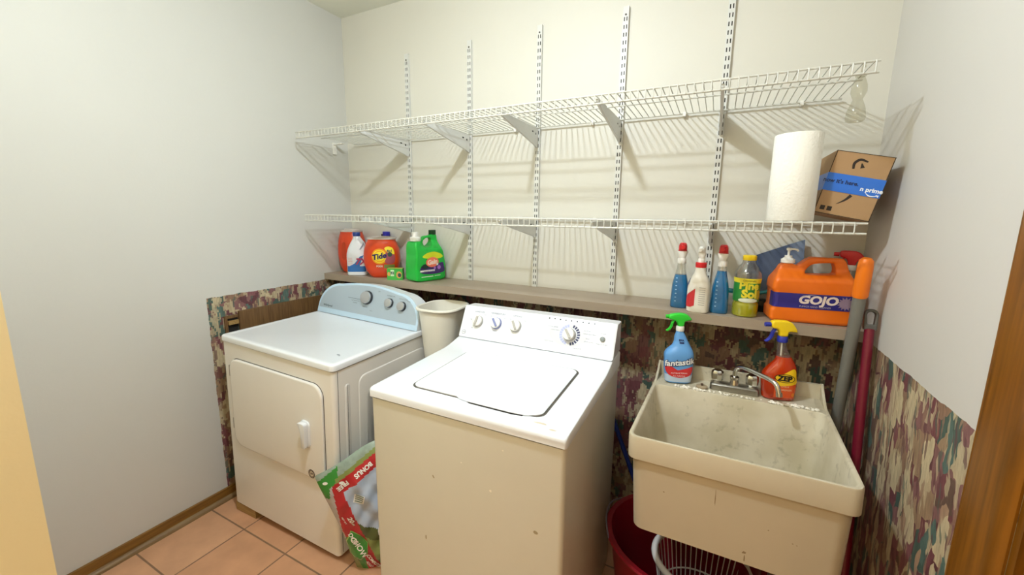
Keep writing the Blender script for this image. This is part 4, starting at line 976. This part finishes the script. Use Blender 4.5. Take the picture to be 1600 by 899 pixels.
bagm = [mat('bag_red', '#b51f2c', **BG), mat('bag_green', '#2f8a35', **BG), mat('bag_sky', '#a9b8cf', **BG), mat('bag_grass', '#7c8a4b', **BG), mat('bag_trees', '#4c5a2e', **BG), mat('bag_foil', '#8fa196', .25, var=.35, scale=45, coat=.4, bump=1.0, bscale=34), mat('bag_silver', '#b5b2b4', **BG), mat('bag_white', '#f1efec', **BG)]
bg = obj('bag_body', bm, bagm, t)
def bfn(cx, cz, rot, off=.0015):
    c, s = math.cos(rot), math.sin(rot)
    def f(a, b_):
        x = cx + a*c - b_*s; z = cz + a*s + b_*c
        v = min(.99, z/(.455+.1)); 
        for _ in range(6):
            xl = .150*(1-v)**1.3 + .014*v + .02*math.sin(PI*v); xr = BW - .02*math.sin(PI*v); u = (x-xl)/(xr-xl); u = min(max(u, .001), 1)
            v = min(.995, max(0.0, z/(.455 + .17*(u**.85) - .01*math.sin(9*u))))
        p = bagpt(u, v, off); return Vector((x, p.y, z))
    return f
bm = BM()
hexp = [(.150, .205), (.185, .190), (.215, .150), (.212, .095), (.180, .060), (.140, .080), (.128, .150)]
hx = [(p[0]-.012, p[1]-.0) for p in hexp]
mark(bm, hx, bfn(0, 0, 0, .002), 2); cxh = sum(p[0] for p in hx)/7; czh = sum(p[1] for p in hx)/7
mark(bm, [(cxh+(p[0]-cxh)*.93, czh+(p[1]-czh)*.94) for p in hx], bfn(0, 0, 0, .0035), 1)
r70 = R_(-62)
mark(bm, text_bm('DOG', .024, .0008), bfn(.146, .168, r70, .005), 0); mark(bm, text_bm('CHOW', .032, .0008), bfn(.166, .128, r70, .005), 0)
mark(bm, text_bm('20', .028, .0010), bfn(.142, .262, r70, .004), 0); mark(bm, text_bm('LBS', .011, .0004), bfn(.150, .240, r70, .004), 0); mark(bm, text_bm('NET WT', .009, .0002), bfn(.115, .255, r70, .004), 0)
mark(bm, text_bm('COMPLETE', .020, .0008), bfn(.222, .042, r70, .004), 0); mark(bm, text_bm('ADULT', .014, .0002), bfn(.205, .030, r70, .004), 0)
mark(bm, text_bm('BONUS     FREE', .0245, .0010), bfn(.165, .446, R_(216), .004), 0)
mark(bm, ell(.115, .425, .010, .006), bfn(0, 0, 0, .004), 0); mark(bm, ell(.052, .425, .010, .006), bfn(0, 0, 0, .004), 0)
# product notice panel
mark(bm, rect(-.020, .020, -.019, .019, 3), bfn(.178, .352, R_(-12), .003), 0)
for k in range(4): mark(bm, rect(-.016, .016, -.015+k*.009, -.010+k*.009, 3), bfn(.178, .352, R_(-12), .0042), 3)
mark(bm, outline([(.245, .20), (.262, .235), (.29, .25), (.32, .23), (.33, .17), (.30, .13), (.26, .15)], 3), bfn(0, 0, 0, .003), 0)
obj('printed_design', bm, [bagm[7], bagm[1], mat('bag_lime_outline', '#9ac06a', .3), mat('bag_print_grey', '#6d7d72', .4)], bg, smooth=False)

# ================================================================== left group on the ledge
TO = mat('orange_red_tub', '#dc4316', .3, var=.05, coat=.2); LIDG = mat('frosted_lid', '#c9bdb6', .4)
def pod_tub(loc, yaw, label, hw, hd, h, lab):
    t = thing('detergent_tub', label, 'detergent tub', loc, (0, 0, R_(yaw)))
    bd = Body(sm([(0, hw*.56, hd*.68, 2.6), (.006, hw*.64, hd*.78, 2.6), (h*.16, hw*.86, hd*.93, 2.6), (h*.36, hw*.99, hd, 2.6), (h*.52, hw, hd, 2.6), (h*.70, hw*.95, hd*.97, 2.6), (h*.84, hw*.84, hd*.92, 2.5), (h*.90, hw*.76, hd*.87, 2.5), (h*.93, hw*.76, hd*.87, 2.5)], 3))
    tb = obj('tub_body', bd.mesh(), TO, t)
    ld = Body([(h*.93, hw*.78, hd*.88, 2.6), (h*.96, hw*.80, hd*.88, 2.6), (h*.975, hw*.74, hd*.8, 2.5), (h*.985, hw*.5, hd*.55, 2.2), (h, hw*.48, hd*.52, 2.2)])
    obj('lid', ld.mesh(), LIDG, t); return t, bd, tb
t, bd, tb = pod_tub((.100, -.098, ZL), 8, 'orange laundry pod tub with frosted lid at the far left end of the ledge', .086, .070, .278, 0)
bm = BM()
for k, (u, z) in enumerate(((-.012, .16), (-.012, .13), (-.016, .10))): mark(bm, ell(u, z, .020, .013), bd.fn(0, 0, .001), 0)
bm.free(); bm = BM(); mark(bm, outline([(.030, .19), (.052, .185), (.054, .10), (.030, .085), (.018, .13)], 3), bd.fn(0, -.045, .0012), 0)
obj('grip_dent_shade', bm, mat('deep_orange', '#bf3a10', .35), tb, smooth=False)  # hollow grip drawn flat, its shade put into a deeper orange
t, bd, tb = pod_tub((.412, -.155, ZL), 30, 'round orange laundry pod tub with yellow round logo, in the middle of the left group', .106, .068, .242, 1)
bm = BM()
uc, zc = .002, .128
mark(bm, ell(uc, zc, .046, .046, 28), bd.fn(0, 0, .0012), 0); mark(bm, ell(uc, zc, .038, .038, 28), bd.fn(0, 0, .0018), 1); mark(bm, ell(uc, zc, .033, .033, 28), bd.fn(0, 0, .0024), 0)
mark(bm, ell(uc, zc, .030, .027, 28), bd.fn(0, 0, .0030), 1)
mark(bm, text_bm('Tide', .043, .0020, cut=.005), lambda u, v: bd.on(zc+v+u*.2, uc+u, .0037), 2)
mark(bm, outline([(.030, .175), (.052, .186), (.078, .175), (.086, .14), (.05, .15)], 3), bd.fn(0, 0, .0014), 1)
mark(bm, outline([(.036, .15), (.086, .138), (.088, .10), (.070, .085), (.034, .092)], 3), bd.fn(0, 0, .0014), 3)
mark(bm, ell(.060, .140, .013, .014), bd.fn(0, 0, .0020), 4); mark(bm, text_bm('PODS', .014, .0006), bd.fn(.070, .0, .0015), 5)
mark(bm, rect(.026, .086, .058, .080, 5), bd.fn(0, 0, .0014), 6); mark(bm, text_bm('4in1', .018, .0008), bd.fn(.160, .058, .002), 2)
obj('label', bm, [P('logo_orange', '#f0a01c'), P('logo_yellow', '#f7e23a'), P('logo_navy', '#241f5e'), P('label_mauve_red', '#a04a5c'), P('pod_teal', '#39534c'), P('label_ivory', '#f4e5d8'), P('label_olive_green', '#7a8a45')], tb, smooth=False)
# bleach
t = thing('bleach_bottle', 'white bleach bottle with a blue cap and blue label, between the two orange tubs', 'bottle', (.236, -.182, ZL), (0, 0, R_(33)))
bd = Body(sm([(0, .054, .036, 3.2), (.005, .060, .041, 3.2), (.08, .061, .042, 3), (.13, .061, .042, 2.8), (.165, .054, .038, 2.4, .002), (.20, .040, .032, 2.2, .004), (.225, .025, .024, 2, .002), (.240, .019, .019, 2)], 3))
bt = obj('bottle', bd.mesh(), P('bleach_white', '#e6ebf2', .35), t); obj('cap', lathe(BM(), [(.0215, .238), (.0225, .240), (.0225, .258), (.020, .262)], 24), P('cap_blue', '#27418a', .35), t)
bm = BM(); mark(bm, outline([(.002, .160), (.010, .175), (.028, .205), (.022, .180), (.010, .160)], 3), bd.fn(0, .018, .0012), 3)
bd.patch(.024, .058, -.056, .056, .0008, bm=bm, mi=0); mark(bm, [(-.050, .052), (-.02, .060), (0, .085), (.025, .118), (.045, .125), (.03, .09), (.02, .055)], bd.fn(0, 0, .0013), 0)
for k in range(5): mark(bm, rect(-.048, -.020, .066+.010*k, .069+.010*k, 2), bd.fn(0, 0, .0013), 1)
mark(bm, text_bm('7X', .052, .002), lambda u, v: bd.on(.085+v, .030+u+v*.2, .002), 2)
obj('label', bm, [P('label_cobalt', '#2f6fb5'), P('label_pink', '#e8b0a8'), P('label_crimson', '#b03a5c'), P('shade_line_grey', '#8d97a8')], bt, smooth=False)
# bottle behind the tubs
t = thing('stain_remover_bottle', 'white bottle with a dark blue cap hidden behind the round orange tub', 'bottle', (.345, -.043, ZL))
bd = Body(sm([(0, .034, .030, 3), (.005, .038, .034, 3), (.15, .037, .033, 2.8), (.20, .028, .026, 2.3), (.222, .019, .019, 2), (.230, .018, .018, 2)], 3)); obj('bottle', bd.mesh(), P('bleach_white', '#e6ebf2'), t)
obj('cap', lathe(BM(), [(.021, .229), (.023, .231), (.023, .262), (.021, .264)], 24), P('deep_blue_cap', '#2a2aa0', .35), t); bm = BM(); box(bm, -.034, -.018, -.010, .010, .232, .248); obj('cap_tab', bm, BLACK, t, bevel=.002)
# small green box
t = thing('detergent_box', 'small green detergent box standing in front of the round orange tub', 'box', (.566, -.2, ZL), (0, 0, R_(28)))
bm = BM(); box(bm, -.052, .036, -.020, .020, 0, .066); bx = obj('carton', bm, P('carton_green', '#3fae45', .45), t, bevel=.0012, seg=1)
bm = BM(); ff = lambda o: (lambda u, v: Vector((u, -.0204-o, v)))
mark(bm, ell(.016, .030, .016, .020), ff(0), 0); mark(bm, ell(.019, .028, .010, .012), ff(.0005), 1); mark(bm, rect(-.032, -.012, .022, .058, 3), ff(0), 2); mark(bm, ell(-.042, .034, .008, .012), ff(0), 0)
mark(bm, rect(-.052, .036, -.020, .020, 3), lambda u, v: Vector((u, v, .0664)), 3); mark(bm, text_bm('GAIN', .010, .0004), ff(.0006), 2) if False else None
mark(bm, text_bm('32', .020, .001), lambda u, v: Vector((u-.022, -.0214, v+.040)), 1)
obj('label', bm, [P('carton_orange', '#d9a05c'), P('carton_navy', '#2b4a4a'), P('carton_pale', '#cfe8c4'), P('carton_yellow', '#c9c65a')], bx, smooth=False)
# gain jug
t = thing('green_detergent_jug', 'large bright green detergent jug with handle, white cap and black cap on the ledge', 'jug', (.716, -.126, ZL), (0, 0, R_(74)))
GJ = mat('gain_green', '#14b83e', .3, var=.04, coat=.2)
prof = outline([(-.092, .004), (0, .0), (.092, .004), (.100, .03), (.100, .09), (.092, .15), (.078, .20), (.070, .235), (.066, .262), (.032, .262), (.028, .254), (.012, .256), (-.014, .252), (-.034, .236), (-.048, .228), (-.066, .226), (-.090, .224), (-.098, .20), (-.096, .15), (-.102, .09), (-.101, .03)], 3)
hole = outline([(.022, .243), (.000, .243), (-.022, .231), (-.033, .210), (-.022, .193), (.008, .192), (.026, .206), (.031, .226)], 3)
bm = curve_mesh([prof, hole], .112, .008, 3)
def taper(v):
    k = min(1, max(0, (v.co.z-.165)/.07)); k = k*k*(3-2*k); q = min(1, max(0, (v.co.x+.062)/.03)); v.co.y *= 1 - k*(.22 + .48*q)
    if v.co.z < .16 and v.co.x > -.05: v.co.y -= 0
bm = organic(bm, .0032, 30, taper)
jb = obj('jug_body', bm, GJ, t)
obj('pour_cap', lathe(BM(), [(.020, .2605), (.021, .262), (.021, .284), (.019, .286)], 24, 0, (.049, 0)), P('black_green_cap', '#0d3a1c', .4), t)['label'] = 'near-black pour cap'
obj('vent_cap', lathe(BM(), [(.030, .2262), (.031, .228), (.030, .246), (.020, .250), (.018, .252), (.018, .274), (.015, .277)], 24, 0, (-.066, 0)), WHITEP, t)['label'] = 'white cap'
bm = BM(); gf_ = lambda o: (lambda u, v: Vector((u, -.0572-o, v)))
mark(bm, outline([(-.060, .140), (-.03, .160), (.02, .166), (.065, .152), (.078, .134), (.04, .126), (-.02, .128)], 3), gf_(-.0003), 0)
mark(bm, outline([(-.074, .052), (-.070, .085), (-.03, .095), (.02, .092), (.075, .104), (.085, .085), (.085, .048), (0, .040)], 3), gf_(-.0003), 1)
mark(bm, rect(-.078, .020, .056, .066, 4), gf_(.0004), 3); mark(bm, outline([(-.072, .085), (-.045, .100), (-.02, .082), (-.045, .072)], 3), gf_(.0002), 2)
mark(bm, ell(.005, .108, .044, .028, 26), gf_(.0008), 4); mark(bm, text_bm('Gain', .036, .002), lambda u, v: Vector((u+.005, -.0590, v+.108+u*.1)), 5)
mark(bm, ell(.050, .076, .012, .012, 16), gf_(.0012), 6); mark(bm, ell(.020, .074, .008, .008, 16), gf_(.0012), 6); mark(bm, ell(.038, .094, .007, .006, 12), gf_(.0012), 3)
mark(bm, text_bm('moonlight breeze', .010), lambda u, v: Vector((u-.02, -.0586, v+.060)), 1); mark(bm, rect(-.070, .010, .026, .030, 4), gf_(-.0003), 3); mark(bm, rect(.02, .06, .028, .031, 3), gf_(-.0003), 3)
obj('label', bm, [P('label_yellow_green', '#d7e021'), P('label_purple', '#3c2668'), P('label_dark_teal', '#16332c'), P('label_snow', '#f0f0ee'), P('label_salmon', '#f0785a'), P('label_peach', '#fbd9c8'), P('label_lilac', '#a06ac0')], jb, smooth=False)

# ================================================================== on the wire shelves
t = thing('paper_towel_roll', 'white paper towel roll standing on the lower wire shelf', 'paper towel roll', (2.405, -.30, ZW+.0045))
bm = BM(); n = 48; rs = []
for r, z in ((.0655, 0), (.067, .002), (.067, .276), (.065, .279), (.022, .280), (.021, .276), (.021, .004), (.022, 0)):
    rs.append([((r + (.0012*((i/n)) if r > .05 else 0))*math.cos(2*PI*i/n+3.6), (r + (.0012*(i/n) if r > .05 else 0))*math.sin(2*PI*i/n+3.6), z) for i in range(n)])
rings(bm, rs + [rs[0]], False, False)
obj('roll', bm, mat('quilted_paper', '#f3f1e8', .9, var=.015, bump=.9, bscale=120), t)
obj('cardboard_core', lathe(BM(), [(.0205, .001), (.0205, .2785), (.019, .2785), (.019, .001), (.0205, .001)], 24, cap0=False, cap1=False), mat('core_card', '#a98c66', .8), t)

KR = mat('kraft_cardboard', '#a98760', .75, var=.05, scale=25)
rollb = R_(12.2)
t = thing('cardboard_box', 'brown cardboard box with blue tape tilted against the right wall on the lower shelf', 'cardboard box', (2.619, -.285, ZW+.0045), (0, rollb, R_(0)))
BWd, BHt, BDp = .150, .200, .245
bm = BM(); box(bm, -BWd, 0, 0, BDp, 0, BHt); bx = obj('carton', bm, KR, t, bevel=.0015, seg=1)
bm = BM(); box(bm, -BWd-.0004, .0004, -.0006, 0, .0, .0022); box(bm, -BWd-.0006, -BWd+.0016, -.0006, 0, 0, BHt); box(bm, -.0016, .0006, -.0006, 0, 0, BHt); box(bm, -BWd, 0, -.0006, 0, BHt-.0018, BHt); obj('edge_strip', bm, mat('dark_edge_brown', '#3a2a1a', .8), bx, smooth=False)  # thin dark strips along the edges of the front face
bm = BM(); bf = lambda o: (lambda u, v: Vector((-BWd+u, -.0003-o, v)))
cur = BM()
def stroke(path, ws, o, mi, fmap):
    ps = smooth_path([(p[0], p[1], 0) for p in path], 6); Lr = []
    for i, p in enumerate(ps):
        d = (ps[min(i+1, len(ps)-1)] - ps[max(i-1, 0)]).normalized(); nn = Vector((-d.y, d.x, 0)); wd = np.interp(i/(len(ps)-1), np.linspace(0, 1, len(ws)), ws)
        Lr.append((p+nn*wd, p-nn*wd))
    for (a, b_), (c, d) in zip(Lr, Lr[1:]):
        vs_ = [bm.verts.new(fmap(q.x, q.y)) for q in (a, c, d, b_)]; bm.faces.new(vs_).material_index = mi
stroke([(.058, .150), (.056, .168), (.068, .180), (.088, .176)], [.003, .004, .004, .002], 0, 0, bf(.0001))
stroke([(.074, .170), (.080, .156)], [.0008, .006], 0, 0, bf(.0001))
stroke([(.050, .036), (.068, .052), (.080, .070)], [.0005, .003, .005], 0, 0, bf(.0001))
mark(bm, rect(.012, .025, .012, .026, 2), bf(.0001), 0); mark(bm, rect(.031, .044, .012, .026, 2), bf(.0001), 0)
obj('printed_mark', bm, mat('carton_black_ink', '#241a14', .6), bx, smooth=False)
bm = BM(); TP = mat('blue_packing_tape', '#2f6fd0', .35, var=.04)
box(bm, -BWd-.0008, .0008, -.0016, BDp*.55, .074, .130)
tp = obj('packing_tape', bm, TP, bx, smooth=False); bm = BM()
mark(bm, text_bm('now it\'s here.', .0172, .0005, cut=.05), bf(.0016) and (lambda u, v: Vector((-BWd+.040+u, -.0020, .106+v))), 0)
mark(bm, text_bm('n prime', .0185, .0006, cut=.05), lambda u, v: Vector((-.026+u, -.0020, .094+v)), 1)
stroke([(.113, .083), (.125, .0765), (.144, .080)], [.0008, .0018, .0008], 0, 1, lambda u, v: Vector((-BWd+u, -.0020, v)))
mark(bm, [(.138, .0825), (.147, .0825), (.146, .0755)], lambda u, v: Vector((-BWd+u, -.0020, v)), 1)
obj('tape_print', bm, [mat('tape_navy_ink', '#14254f', .5), mat('tape_white_ink', '#eef3fa', .5)], tp, smooth=False)

# clear bottle hanging from the right end of the upper shelf
t = thing('hanging_clear_bottle', 'clear empty plastic bottle hanging from the right end of the upper wire shelf', 'bottle', (2.523, -.398, 1.776))
CL2 = mat_clear('hanging_clear_plastic', '#f0efe8', .06, .02)
obj('bottle', lathe(BM(), [(.017, 0), (.022, .003), (.024, .012), (.021, .035), (.014, .055), (.011, .062), (.014, .068), (.019, .082), (.018, .100), (.012, .118), (.009, .124)], 26), CL2, t)
obj('neck_ring', lathe(BM(), [(.011, .124), (.013, .125), (.013, .131), (.010, .132)], 20), CL2, t)
bm = BM(); tube(bm, smooth_path([(0, 0, .131), (0, -.002, .146), (.0, -.015, .158), (.0, -.027, .1535), (0, -.0345, .140)], 5), .002, n=8); obj('hook', bm, CL2, t)
